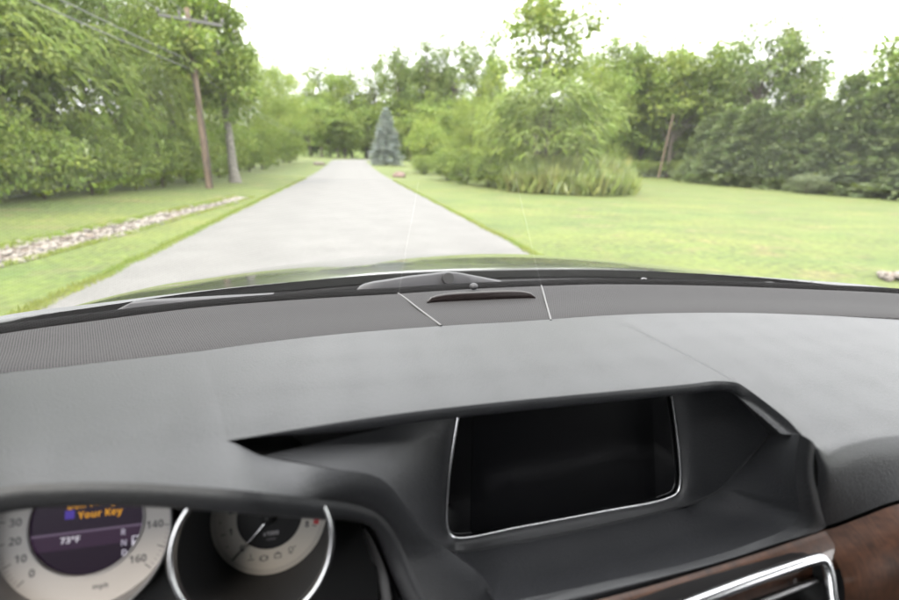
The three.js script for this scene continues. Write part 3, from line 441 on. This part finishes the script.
// ---- screen pocket
const SN = V(0, Math.sin(rad(16)), Math.cos(rad(16))), SP = V(0.2, 0.885, -0.33);
const onS = (px, py, off = 0) => atPlane(px, py, SP.clone().addScaledVector(SN, off), SN);
{ // rolled lip over the screen
  const G = lipLine.slice(0, 72), th = (i) => smooth(0, 14, i) * (1 - smooth(66, 71, i)), T = along([onS(728, 384, 0.008), onS(745, 405, 0.012), onS(770, 434, 0.024), atZ(786, 435, -0.275), atZ(800, 434, -0.24)], 25);
  const row = (dy, dz, dx) => G.map((p, i) => { const t = smooth(46, 58, i); return p.clone().add(V(lerp(0, dx, t), dy, lerp(dz, dz * 0.4, t)).multiplyScalar(th(i))); });
  const back = G.map((p, i) => p.clone().add(V(0, -0.012 - 0.03 * th(i), -0.07)).lerp(T[clamp(i - 46, 0, 25)], smooth(40, 48, i)));
  const r3 = row(-0.013, -0.006, -0.004), mid = r3.map((p, i) => p.clone().lerp(back[i], 0.5));
  const rows = [...through([G, row(-0.0035, 0.0015, 0.0008), row(-0.0105, 0.0005, 0.0012), r3], 12), ...between(r3, back, 6).slice(1)];
  part('screen_hood_edge', sheet(rows), C.pad);
}
const bezel = [[459, 408], [456, 425], [450, 462], [446, 500], [446, 524], [449, 533], [457, 537], [520, 526], [600, 511], [665, 498], [676, 492], [679, 480], [678, 455], [674, 420], [670, 393], [667, 380]].map((p) => onS(p[0], p[1]));
const pocket = [atY(262, 456, 0.986), atZ(330, 468, -0.288), atZ(380, 478, -0.287), atZ(407, 507, -0.285), atZ(426, 532, -0.286), atZ(440, 546, -0.292), onS(458, 552, 0.012), onS(520, 542, 0.012), onS(600, 526, 0.012), onS(672, 509, 0.012), onS(703, 499, 0.012), onS(720, 490, 0.014), onS(744, 464, 0.018), onS(770, 434, 0.024), onS(745, 405, 0.012), onS(728, 384, 0.008)];
{
  const a = along(pocket, 75), b = along(bezel, 75), mid = a.map((p, i) => p.clone().lerp(b[i], 0.82).addScaledVector(SN, 0.004));
  part('screen_surround', sheet(through([a, mid, b], 20)), C.pad);
  part('screen_frame', tube(bezel.map((p) => p.clone().addScaledVector(SN, 0.0022)), 0.0016, 8, 140), C.chrome, car, 'thin chrome line round the dark display');
  part('pocket_edge', tube(pocket.slice(4, 14).map((p) => p.clone().addScaledVector(SN, 0.0005)), 0.0016, 8, 90), C.pad);
  const ax = V(1, 0, 0), ay = V(0, 0, 0).crossVectors(SN, ax), shp = new THREE.Shape(along(bezel, 75).map((p) => new THREE.Vector2(p.clone().sub(SP).dot(ax), p.clone().sub(SP).dot(ay))));
  const g = new THREE.ExtrudeGeometry(shp, { depth: 0.004, bevelEnabled: false }); g.applyMatrix4(new THREE.Matrix4().makeBasis(ax, ay, SN).setPosition(SP.clone().addScaledVector(SN, -0.005)));
  const scr = part('display_panel', g, C.gloss, car, 'black display switched off');
  const inner = [onS(471, 533, 0.0006), onS(656, 499, 0.0006), onS(652, 385, 0.0006), onS(474, 408, 0.0006)]; part('display_screen', sheet([[inner[3], inner[2]], [inner[0], inner[1]]]), C.screen, scr);
}
const rim = [atZ(800, 434, -0.24), atZ(797, 452, -0.239), atZ(796.5, 475, -0.238), atZ(799, 503, -0.237), atZ(799, 515, -0.237), atZ(791, 526, -0.237), atZ(750, 544, -0.236), atZ(700, 560, -0.236), atZ(600, 583, -0.238), atZ(500, 604, -0.24)];
{ // shelf between the pocket and its rim
  const inn = [pocket[13], pocket[13].clone().lerp(pocket[12], 0.5), pocket[12].clone(), pocket[11].clone().add(V(0.004, 0.006, 0)), pocket[11], pocket[10], pocket[9].clone().add(V(0.02, 0, 0)), pocket[9], pocket[8], pocket[7], pocket[6], pocket[5], pocket[5].clone().lerp(ridge[6], 0.7)];
  const out = [...rim, atZ(487, 590, -0.255), atZ(474, 571, -0.266), ridge[6].clone().add(V(0.0015, -0.001, 0.0))];
  const a = along(inn, 96), b = along(out, 96), m = a.map((p, i) => p.clone().lerp(b[i], 0.55).add(V(0.006, -0.006, -0.004).multiplyScalar((1 - smooth(66, 90, i)) * smooth(0, 12, i))));
  part('pocket_shelf', sheet(through([a, m, b], 14)), C.pad);
}
const fasciaOut = [crease(lipG[11].clone()), atZ(814, 460, -0.237), atZ(815, 480, -0.235), atZ(823, 508, -0.233), atZ(827, 521, -0.232), atZ(825, 528, -0.231), atZ(780, 543, -0.23), atZ(740, 556, -0.23), atZ(650, 583, -0.23), atZ(560, 606, -0.23)];
{
  const a = along(rim, 72), b = along(fasciaOut, 72), m = a.map((p, i) => p.clone().lerp(b[i], 0.4).add(V(0, 0.001, 0.0035)));
  part('screen_rim', sheet(through([a, m, b], 10)), C.pad);
}
// wood trim under the passenger side face
{
  // wood trim below it, in two lengths, tilted to the eye
  const drop = (L, y, z) => shift(L, 0, y, z), wb = along(faceBot, 30).map((p) => p.clone().add(V(0.001, -0.003, 0.0015)));
  part('wood_trim', sheet(through([wb, drop(wb, -0.003, 0.006), drop(wb, -0.012, 0.022), drop(wb, -0.03, 0.034), drop(wb, -0.13, 0.05)], 18)), C.wood, car, 'glossy brown wood trim on the passenger side');
  const cb = along([fasciaOut[5], fasciaOut[6], fasciaOut[7], fasciaOut[8], fasciaOut[9], atZ(470, 625, -0.23)], 30).map((p) => p.clone().add(V(-0.0005, -0.002, 0.001)));
  part('wood_trim', sheet(through([cb, drop(cb, -0.002, 0.005), drop(cb, -0.009, 0.014), drop(cb, -0.02, 0.02)], 14)), C.wood, car, 'glossy brown wood trim round the centre air vent');
}
{ // centre vent: chrome frame, dark box, slats
  const g = new THREE.Group(), n = V(0, Math.sin(rad(30)), Math.cos(rad(30))), p0 = atZ(819, 559, -0.207), pl = (px, py, off = 0) => atPlane(px, py, p0.clone().addScaledVector(n, off), n);
  const c = [pl(700, 600), pl(812, 560), pl(823, 559), pl(828, 568), pl(833, 602), pl(838, 640), pl(640, 700), pl(600, 640)];
  const outl = part('vent_frame', tube([c[7], c[0].clone().lerp(c[7], 0.2), c[0], c[1], c[2], c[3], c[4], c[5], c[6]], 0.0042, 10, 150, true), C.chrome, car, 'bright chrome frame of the centre air vent');
  const b = n.clone().multiplyScalar(-0.03), ins = [c[7], c[0], c[1], c[2], c[3], c[4], c[5], c[6], c[7]];
  part('vent_box', sheet([ins, ins.map((p) => p.clone().add(b)), ins.map(() => pl(760, 630).add(b))]), C.black);
  for (const [a0, a1] of [[[740, 610], [817, 580]], [[746, 640], [822, 608]], [[750, 670], [826, 640]]]) { const A = pl(...a0, -0.008), B = pl(...a1, -0.008); const s = part('vent_slat', tube([A, A.clone().lerp(B, 0.5), B], 0.0022, 8, 12), C.satin); }
}
// ---- instruments
const DN = V(0, Math.sin(rad(24)), Math.cos(rad(24))), DX = V(1, 0, 0), DY = V(0, 0, 0).crossVectors(DN, DX);
const basis = (at) => new THREE.Matrix4().makeBasis(DX, DY, DN).setPosition(at);
function canvasTex(size, draw) { const c = document.createElement('canvas'); c.width = c.height = size; const x = c.getContext('2d'); draw(x, size); const t = new THREE.CanvasTexture(c); t.colorSpace = THREE.SRGBColorSpace; return t; }
function disc(at, r0, r1, off) { const g = r0 ? new THREE.RingGeometry(r0, r1, 72) : new THREE.CircleGeometry(r1, 72); const p = g.attributes.position, uv = g.attributes.uv; for (let i = 0; i < p.count; i++) uv.setXY(i, p.getX(i) / 0.14 + 0.5, p.getY(i) / 0.14 + 0.5); g.applyMatrix4(basis(at.clone().addScaledVector(DN, off))); return g; }
const mm = (s) => (x, y) => [s / 2 + x / 140 * s, s / 2 - y / 140 * s];
function words(x, s, t, px, py, h, col, font = 'bold', align = 'center', rot = 0) { const [a, b] = mm(s)(px, py); x.save(); x.translate(a, b); x.rotate(rot); x.fillStyle = col; x.font = `${font} ${h / 140 * s}px sans-serif`; x.textAlign = align; x.textBaseline = 'middle'; x.fillText(t, 0, 0); x.restore(); }
const polar = (r, deg) => [r * Math.cos(rad(deg)), r * Math.sin(rad(deg))];
const speedoAt = V(-0.2019, 0.9281, -0.3191), tachoAt = V(-0.0715, 0.9179, -0.3126);
function ringLathe(pts, at) { const g = new THREE.LatheGeometry(pts.map((q) => new THREE.Vector2(q[0], q[1])), 80); g.rotateX(Math.PI / 2); g.applyMatrix4(basis(at)); return g; }
{ // speedometer
  const face = canvasTex(1024, (x, s) => {
    x.fillStyle = '#dcd8d2'; x.fillRect(0, 0, s, s);
    for (let v = 0; v <= 160; v += 2) { const a = 222 - v * 264 / 160, big = v % 10 === 0; const [x0, y0] = mm(s)(...polar(big ? 53 : 56, a)), [x1, y1] = mm(s)(...polar(58.6, a)); x.strokeStyle = big ? '#2a2730' : '#77727c'; x.lineWidth = big ? 5 : 2.5; x.beginPath(); x.moveTo(x0, y0); x.lineTo(x1, y1); x.stroke(); if (v % 20 === 0 || v === 10 || v === 30) words(x, s, String(v), ...polar(46.5, a), 7.5, '#26232c'); }
    words(x, s, 'mph', 9.8, -46.8, 5, '#35323a');
  });
  const screenT = canvasTex(1024, (x, s) => {
    x.fillStyle = '#1a0820'; x.fillRect(0, 0, s, s);
    const [, b] = mm(s)(0, -5.5); x.fillStyle = '#352038'; x.fillRect(0, b, s, s * 0.09); x.fillStyle = '#18071c'; x.fillRect(0, b + s * 0.09, s, s); x.fillStyle = '#6a5a70'; x.fillRect(0, b, s, s * 0.012);
    words(x, s, "Don't Forget", 5.5, 13, 6.6, '#f2a81c'); words(x, s, 'Your Key', 8, 5.6, 7, '#f2a81c');
    { const [a, c] = mm(s)(-15.5, 10); x.fillStyle = '#4b37a0'; x.fillRect(a, c, s * 0.045, s * 0.045); }
    words(x, s, '73°F', -11.5, -11.5, 6.4, '#e8e4ee'); words(x, s, 'R', 23.7, -10.5, 6, '#b9b3c4'); words(x, s, 'N', 24.3, -18.4, 6, '#b9b3c4'); words(x, s, 'D', 24.7, -25.6, 6.2, '#cfcad8');
    { const [a, c] = mm(s)(29.6, -14.2), k = s / 140; x.fillStyle = '#d8d3e0'; x.fillRect(a, c, 6.5 * k, 7 * k); x.fillStyle = '#140a1e'; x.fillRect(a + k, c + k, 4.4 * k, 2.2 * k); x.fillStyle = '#140a1e'; words(x, s, 'P', 32.8, -18.6, 4.6, '#140a1e'); x.fillStyle = '#d8d3e0'; x.beginPath(); x.moveTo(a + 8 * k, c + 2 * k); x.lineTo(a + 10 * k, c + 3.3 * k); x.lineTo(a + 8 * k, c + 4.6 * k); x.fill(); }
  });
  const sp = part('speedometer_dial', disc(speedoAt, 0.0375, 0.0605, 0.0012), mat(0.29, 0.285, 0.295, 0.5, { map: face }), car, 'silver speedometer ring round a dark purple display');
  const ds = mat(0.004, 0.003, 0.005, 0.3, { specularIntensity: 0.15 }); ds.emissive.setRGB(0.11, 0.11, 0.11); ds.emissiveMap = screenT;
  part('display_screen', disc(speedoAt, 0, 0.0376, 0.0), ds, sp, 'purple display reading Your Key in orange letters');
  part('bezel', ringLathe([[0.0603, 0], [0.061, 0.004], [0.0622, 0.015], [0.0632, 0.02], [0.0645, 0.0205], [0.0655, 0.018]], speedoAt), C.satin, sp);
  part('inner_ring', ringLathe([[0.0375, 0.0005], [0.038, 0.0025], [0.0388, 0.0025], [0.0392, 0.001]], speedoAt), C.satin, sp);
}
{ // tachometer, sunk in a tube
  const face = canvasTex(1024, (x, s) => {
    x.fillStyle = '#e0dbd2'; x.fillRect(0, 0, s, s);
    const ang = (v) => 226 - v * 30.6;
    for (let v = 0; v <= 8; v += 0.5) { const a = ang(v), big = v % 1 === 0, [x0, y0] = mm(s)(...polar(38.2, a)), [x1, y1] = mm(s)(...polar(big ? 34.5 : 36.5, a)); x.strokeStyle = '#2a2730'; x.lineWidth = 5; x.beginPath(); x.moveTo(x0, y0); x.lineTo(x1, y1); x.stroke(); if (big) words(x, s, String(v), ...polar(30.5, a), 6.8, '#26232c'); }
    x.strokeStyle = '#d8222c'; x.lineWidth = 4.2 / 140 * s; for (const [a0, a1] of [[6.55, 6.95], [7.05, 7.45], [7.55, 7.93]]) { x.beginPath(); x.arc(s / 2, s / 2, 37.2 / 140 * s, -rad(ang(a0)), -rad(ang(a1)), false); x.stroke(); }
    x.strokeStyle = '#8b868e'; x.lineWidth = 4; for (let a = 0; a < 360; a += 3) { const [x0, y0] = mm(s)(...polar(40.5, a)), [x1, y1] = mm(s)(...polar(44, a)); x.beginPath(); x.moveTo(x0, y0); x.lineTo(x1, y1); x.stroke(); }
    x.strokeStyle = '#5a565e'; x.lineWidth = 5; const k = s / 140;
    { let [a, b] = mm(s)(-14.7, -29); x.beginPath(); x.moveTo(a, b - 2.2 * k); x.lineTo(a, b + 1.4 * k); x.moveTo(a - 2.4 * k, b + 2.4 * k); x.lineTo(a + 2.4 * k, b + 2.4 * k); x.stroke(); [a, b] = mm(s)(-4.9, -31.6); x.beginPath(); x.arc(a, b, 2.1 * k, 0, 6.3); x.stroke(); x.beginPath(); x.arc(a, b, 3 * k, 2.5, 3.8); x.stroke(); x.beginPath(); x.arc(a, b, 3 * k, -0.65, 0.65); x.stroke(); [a, b] = mm(s)(5.8, -31); x.strokeRect(a - 2.4 * k, b - 1.3 * k, 4.8 * k, 3 * k); x.strokeRect(a - 1 * k, b - 2.4 * k, 2 * k, 1 * k); [a, b] = mm(s)(15.9, -27.8); x.beginPath(); x.arc(a, b, 1.7 * k, 0, 6.3); x.moveTo(a + 2 * k, b - 1.5 * k); x.lineTo(a + 4 * k, b - 2.2 * k); x.moveTo(a - 2 * k, b + 2.5 * k); x.lineTo(a + 1 * k, b + 3 * k); x.stroke(); }
  });
  const mid = canvasTex(512, (x, s) => { x.fillStyle = '#141318'; x.fillRect(0, 0, s, s); words(x, s, 'x1000', 0.6, -13.6, 4.4, '#c9c6cc'); words(x, s, 'r/min', 0.6, -18, 3, '#a9a6ac', ''); });
  const t = part('tachometer_dial', disc(tachoAt, 0.0252, 0.0445, 0.001), mat(0.32, 0.315, 0.315, 0.5, { map: face }), car, 'cream tachometer ring with red zone at eight');
  part('centre_disc', disc(tachoAt, 0, 0.0253, 0.0), mat(0.4, 0.4, 0.4, 0.4, { map: mid, specularIntensity: 0.4 }), t);
  part('tube', ringLathe([[0.0446, 0], [0.0455, 0.004], [0.049, 0.05], [0.0495, 0.058]], tachoAt), C.plastic, t);
  part('bezel', ringLathe([[0.0493, 0.056], [0.0497, 0.0605], [0.0515, 0.062], [0.0535, 0.0605], [0.054, 0.054]], tachoAt), C.chrome, t, 'chrome ring round the sunken tachometer');
  const B = basis(tachoAt), w = (x, y, z) => V(x, y, z).applyMatrix4(B);
  const nd = part('needle', taper(w(0.0012, 0.0012, 0.006), w(-0.0275, -0.0285, 0.004), 0.0011, 0.0006, 8), C.chrome, t); part('hub', ringLathe([[0, 0.009], [0.004, 0.0085], [0.005, 0.006], [0.005, 0.001]], tachoAt), C.black, t);
}
{ // back plate of the cluster, its inner right wall and the metal strip on it
  const B = basis(speedoAt.clone().addScaledVector(DN, -0.002)), q = (x, y, z) => V(x, y, z).applyMatrix4(B);
  part('cluster_plate', sheet([[q(-0.2, 0.058, 0), q(0.215, 0.058, 0)], [q(-0.2, -0.16, 0), q(0.215, -0.16, 0)]]), C.black);
  const e = edgeLS.slice(22), a = e.map((p) => p.clone().add(V(-0.02, -0.004, -0.005))), b = e.map((p) => p.clone().add(V(-0.03, -0.02, -0.13)));
  part('cluster_wall', sheet(between(a, b, 6)), C.liner);
  const s0 = [atZ(361, 529, -0.3), atZ(367, 545, -0.298), atZ(374, 570, -0.295), atZ(380, 604, -0.285)], s1 = [atZ(371, 529, -0.295), atZ(379, 545, -0.293), atZ(386, 570, -0.29), atZ(392, 604, -0.28)];
  const c0 = along(s0, 16), c1 = along(s1, 16); part('metal_strip', sheet([shift(c0, -0.001, 0, -0.006), c0, c1, shift(c1, 0.001, 0, -0.006)]), C.satin);
}
// ---- perforated strip below the windshield
{
  const A = (P0) => P0.map((p) => p.clone());
  const sA = [atY(398, 293.8, YD), atY(541, 286, YD)], sB = [atY(441, 326, YD), atY(551, 320.5, YD)];
  const secE = (list) => list.map((p) => atY(p[0], p[1], YD));
  const L_A = [V(-0.62, YD - 0.005, -0.46), ...secE([[0, 334], [100, 320], [200, 307.5], [300, 299.5]]), sA[0]], L_E = [V(-0.56, YD - 0.01, -0.4), ...secE([[0, 374], [110, 361.5], [203, 351], [320, 336.3]]), sB[0]];
  const M_A = [sA[0], ...secE([[430, 291.5], [480, 288.6]]), sA[1]], M_E = [sB[0], ...secE([[480, 324], [520, 321.8]]), sB[1]];
  const R_A = [sA[1], ...secE([[600, 284.3], [700, 285.5], [800, 289], [899, 293.7]]), V(1.16, YD - 0.003, -0.565)], R_E = [sB[1], ...secE([[600, 316], [690, 312.8], [800, 314], [899, 317]]), V(1.2, YD - 0.006, -0.44)];
  const panel = (a, e, n) => { const p = along(a, n), q = along(e, n); return sheet(through([p.map((v) => v.clone().add(V(0, -0.012, -0.01))), p, p.map((v, i) => v.clone().lerp(q[i], 0.5).add(V(0, -0.001, 0))), q.map((v) => v.clone().add(V(0, -0.0015, -0.001))), q.map((v) => v.clone().add(V(0, -0.006, 0.002)))], 20), (p_) => [p_.x, p_.z]); };
  part('perforated_panel', panel(L_A, L_E, 40), C.mesh, car, 'grey perforated panel on the driver side'); part('perforated_panel', panel(M_A, M_E, 20), C.mesh, car, 'grey perforated centre panel'); part('perforated_panel', panel(R_A, R_E, 40), C.mesh, car, 'grey perforated panel on the passenger side');
  for (let k = 0; k < 2; k++) { const a = sA[k].clone().add(V(0, 0.001, 0.001)), b = sB[k].clone().add(V(0, 0.0005, 0)); part('chrome_strip', tube([a, a.clone().lerp(b, 0.2).add(V(0, 0.0008, 0)), a.clone().lerp(b, 0.5), b], 0.0016, 8, 12), mat(0.075, 0.075, 0.077, 0.5), car, 'narrow chrome strip between the perforated panels'); }
  const glassFoot = along(lineA, 90); part('windshield_base_line', tube(glassFoot.map((p) => p.clone().add(V(0, 0.0012, -0.009))), 0.0075, 8, 120), C.rubber);  // near-black tube standing in for the dark line where dash meets glass
  // centre speaker grille lip and sun sensor
  const a0 = atY(427, 303, YD), a1 = atY(535, 298, YD), cuts = [];
  for (let i = 0; i <= 24; i++) { const t = i / 24, c = a0.clone().lerp(a1, t), w = Math.sqrt(Math.max(0, 1 - Math.pow(2 * t - 1, 4))), ring = [], h = 0.003 + 0.0115 * w, d = 0.002 + 0.0025 * w; c.z -= 0.006 * w; for (let k = 0; k <= 14; k++) { const q = k / 14 * 6.2832; ring.push(c.clone().add(V(0, h * 0.35 + Math.sin(q) * h * 0.62, Math.cos(q) * d))); } cuts.push(ring); }
  part('sensor_cover', sheet(cuts), mat(0.008, 0.005, 0.005, 0.25), car, 'slim black gloss crescent on the perforated centre panel');
  const dome = atY(474, 293.5, YD), dg = new THREE.SphereGeometry(0.0075, 20, 12); dg.scale(1, 0.8, 1); dg.translate(dome.x, YD + 0.0115, dome.z - 0.004); part('sun_sensor', dg, C.wiper, car, 'small silver dome behind the black crescent');
}
// ---- windshield, cowl, hood, wipers
const lineC = [V(-0.62, 0.958, -0.6), ...[[0, 313], [100, 300.3], [200, 288.5], [300, 279], [400, 272], [500, 269], [600, 268.3], [700, 271.7], [800, 278], [883, 285]].map((p) => atY(p[0], p[1], 0.968)), V(1.3, 0.955, -0.64)];
{
  const a = along(lineA, 60).map((p) => V(p.x, 0.962, p.z - 0.02)), rows = [];
  const hx = 0.6; for (let j = 0; j <= 20; j++) { const v = j / 20; rows.push(a.map((p, i) => { const s = i / 60 * 2 - 1, t = V(X0 + s * hx, 1.4 - 0.02 * s * s, -0.1 - 0.06 * (1 - s * s)); const q = p.clone().lerp(t, v); q.y += 0.05 * 4 * v * (1 - v) * 0.45; q.z -= 0.05 * 4 * v * (1 - v) * 0.45; return q; })); }
  part('windshield', sheet(rows), C.glass, car, 'raked clear windshield mirroring the dashboard');
  const c = along(lineC, 60); part('cowl', sheet(through([a.map((p) => p.clone().add(V(0, 0.004, 0.012))), a.map((p) => p.clone().add(V(0, -0.012, -0.01))), c.map((p) => p.clone().add(V(0, -0.022, 0.02))), c.map((p) => p.clone().add(V(0, -0.03, -0.03)))], 14)), C.plastic);
  const h = []; const hy = (s, x) => 0.968 - 0.08 * s - 0.11 * s * s - 0.03 * Math.pow(Math.abs(x - X0), 2.4) * (1 + s) - 0.35 * Math.pow(Math.max(0, s - 0.85), 2);
  h.push(c.map((p) => p.clone().add(V(0, -0.02, 0.0)))); h.push(c.map((p) => p.clone().add(V(0, -0.004, 0.0015))));
  for (let k = 0; k <= 34; k++) { const s = k / 34 * 1.15; h.push(c.map((p, i) => { const x = X0 + (p.x - X0) * lerp(0.97, 0.86, smooth(0, 1.15, s)); const f = p.y - 0.968; return V(x, hy(s, x) + f, p.z - s * (1 + 0.0 * i)); })); }
  const last = h[h.length - 1]; h.push(last.map((p) => p.clone().add(V(0, -0.08, -0.05))), last.map((p) => p.clone().add(V(0, -0.55, -0.08))));
  part('hood', sheet(h), C.paint, car, 'dark glossy hood mirroring the trees');
  for (const e of [0, 60]) part('fender', sheet([h.map((r) => r[e].clone()), h.map((r) => r[e].clone().add(V(e ? 0.07 : -0.07, -0.07, 0))), h.map((r) => V(r[e].x + (e ? 0.08 : -0.08), 0.3, r[e].z))]), C.paint);
}
{
  // wiper resting on the cowl, and the centre arm with its pivot
  const bar = (pts, m, name, label, par) => { // pts: [px, top py, bottom py]; upright profile standing on the cowl, 14 mm thick
    const Y = 0.966, tops = pts.map((p) => atY(p[0], p[2], Y)), tp = pts.map((p, i) => { const d = ray(p[0], p[1]), z = tops[i].z - 0.004, q = EYE.clone().addScaledVector(d, z / d.z); return q; });
    const f = tops.map((p) => p.clone()), k = tp.map((p) => p.clone()); const b = shift(k, 0, -0.001, -0.014), e = shift(f, 0, -0.004, -0.016);
    return part(name, sheet([shift(f, 0, -0.012, 0), f, k.map((p) => p.clone().add(V(0, -0.0015, 0.001))), k.map((p) => p.clone().add(V(0, 0, -0.003))), b, e]), m, par, label);
  };
  const w1 = bar([[108, 315, 316], [118, 309, 314.5], [130, 303, 313], [150, 301, 310], [180, 299.5, 306.5], [220, 297.2, 302], [250, 295.7, 299.5], [273, 294.3, 297.5]], C.wiper, 'wiper_arm', 'grey wiper arm lying on the driver side of the cowl');
  bar([[268, 294.5, 297], [300, 293, 295.5], [340, 289.5, 292], [362, 287, 290]], C.rubber, 'wiper_blade', null);
  const w2 = bar([[356, 289.5, 291], [364, 285, 290.5], [374, 282.5, 290], [385, 281, 289], [410, 277, 287], [436, 274, 285.5], [446, 272.7, 284.5], [458, 273.2, 284], [478, 277, 283], [502, 281.5, 282.5]], C.wiper, 'wiper_arm', 'grey centre wiper arm with its pivot cap');
  const k = atY(448, 285, 0.966), c = new THREE.CylinderGeometry(0.011, 0.012, 0.012, 24); c.rotateX(Math.PI / 2 - 0.35); const kk = atZ(448, 278.5, k.z + 0.002); c.translate(kk.x, kk.y, kk.z); part('pivot_cap', c, C.plastic, w2);
  { const e = [[645, 279], [639, 281.5], [645, 284]]; const p = atY(645, 281.5, 0.969), t = new THREE.TorusGeometry(0.0085, 0.0013, 8, 24); t.rotateX(-0.9); t.translate(p.x, p.y, p.z); part('washer_nozzle', t, C.satin); }
  for (const px of [367, 770]) { const p = atY(px, px === 367 ? 287.5 : 283.4, 0.966), b = new RoundedBoxGeometry(0.02, 0.006, 0.012, 2, 0.002); b.translate(p.x, p.y, p.z); part('wiper_clip', b, C.plastic); }
}
// ---- cabin round the camera: roof, pillars, doors, back
{
  const rb = (w, h, d, x, y, z, r = 0.02) => { const g = new RoundedBoxGeometry(w, h, d, 3, r); g.translate(x, y, z); return g; };
  C.tint = mat(0.06, 0.065, 0.062, 0.0, { transmission: 1, thickness: 0, ior: 1.5, side: THREE.DoubleSide });  // heavy tint added to cut the light entering from the rear
  part('roof', rb(1.24, 0.045, 1.92, X0, 1.432, 0.77), C.paint); part('headliner', rb(1.22, 0.02, 1.88, X0, 1.397, 0.78, 0.008), C.lining);
  for (const s of [-1, 1]) {
    const beam = (a, b, w) => { const g = taper(a, b, w, w * 0.9, 12); return g; };
    part('windshield_pillar', beam(V(X0 + s * 0.875, 0.93, -0.56), V(X0 + s * 0.6, 1.41, -0.09), 0.036), C.trim);
    part('door_pillar', beam(V(X0 + s * 0.78, 0.9, 0.75), V(X0 + s * 0.62, 1.43, 0.8), 0.045), C.trim); part('rear_pillar', beam(V(X0 + s * 0.72, 0.9, 2.15), V(X0 + s * 0.58, 1.43, 1.7), 0.07), C.trim);
    part('door', rb(0.1, 0.68, 1.36, X0 + s * 0.84, 0.6, 0.14, 0.03), C.trim); part('rear_door', rb(0.1, 0.68, 1.3, X0 + s * 0.84, 0.6, 1.5, 0.03), C.trim);
    part('roof_rail', beam(V(X0 + s * 0.61, 1.415, -0.1), V(X0 + s * 0.6, 1.435, 1.72), 0.03), C.trim);
    const w = [V(X0 + s * 0.83, 0.94, -0.42), V(X0 + s * 0.8, 0.94, 0.7), V(X0 + s * 0.8, 0.94, 2.05)], u = [V(X0 + s * 0.63, 1.41, 0.08), V(X0 + s * 0.63, 1.41, 0.78), V(X0 + s * 0.62, 1.41, 1.66)];
    part('side_window', sheet(between(w.slice(0, 2), u.slice(0, 2), 4)), C.glass); part('rear_side_window', sheet(between(w.slice(1), u.slice(1), 4)), C.tint);
  }
  for (const s of [-1, 1]) { const st = part('unseen_front_seat', rb(0.5, 0.14, 0.5, X0 + s * 0.38, 0.46, 0.42, 0.05), C.trim); const bk = rb(0.5, 0.62, 0.13, 0, 0.31, 0, 0.06); bk.rotateX(0.25); bk.translate(X0 + s * 0.38, 0.5, 0.66); part('seat_back', bk, C.trim, st); const hr = rb(0.27, 0.19, 0.1, 0, 0, 0, 0.045); hr.translate(X0 + s * 0.38, 1.21, 0.88); part('headrest', hr, C.trim, st); }  // front seats out of view, added to block light from behind
  { const bs = part('unseen_rear_seat', rb(1.4, 0.16, 0.5, X0, 0.46, 1.5, 0.05), C.trim), bk = rb(1.4, 0.62, 0.14, 0, 0.31, 0, 0.06); bk.rotateX(0.3); bk.translate(X0, 0.5, 1.78); part('seat_back', bk, C.trim, bs); }  // unseen rear bench, likewise added to hold back light from the rear
  part('rear_window', sheet(between([V(X0 - 0.66, 0.98, 2.3), V(X0 + 0.66, 0.98, 2.3)], [V(X0 - 0.56, 1.42, 1.74), V(X0 + 0.56, 1.42, 1.74)], 4)), C.tint);
  part('rear_shelf', rb(1.6, 0.7, 0.5, X0, 0.62, 2.3), C.trim); part('cabin_floor', rb(1.7, 0.06, 3.2, X0, 0.28, 0.8), C.trim);
  part('dashboard_base', rb(1.72, 0.5, 0.22, X0, 0.57, -0.42), C.liner); part('firewall', rb(1.72, 0.6, 0.04, X0, 0.62, -0.62), C.liner);
}
renderer.render(scene, camera);
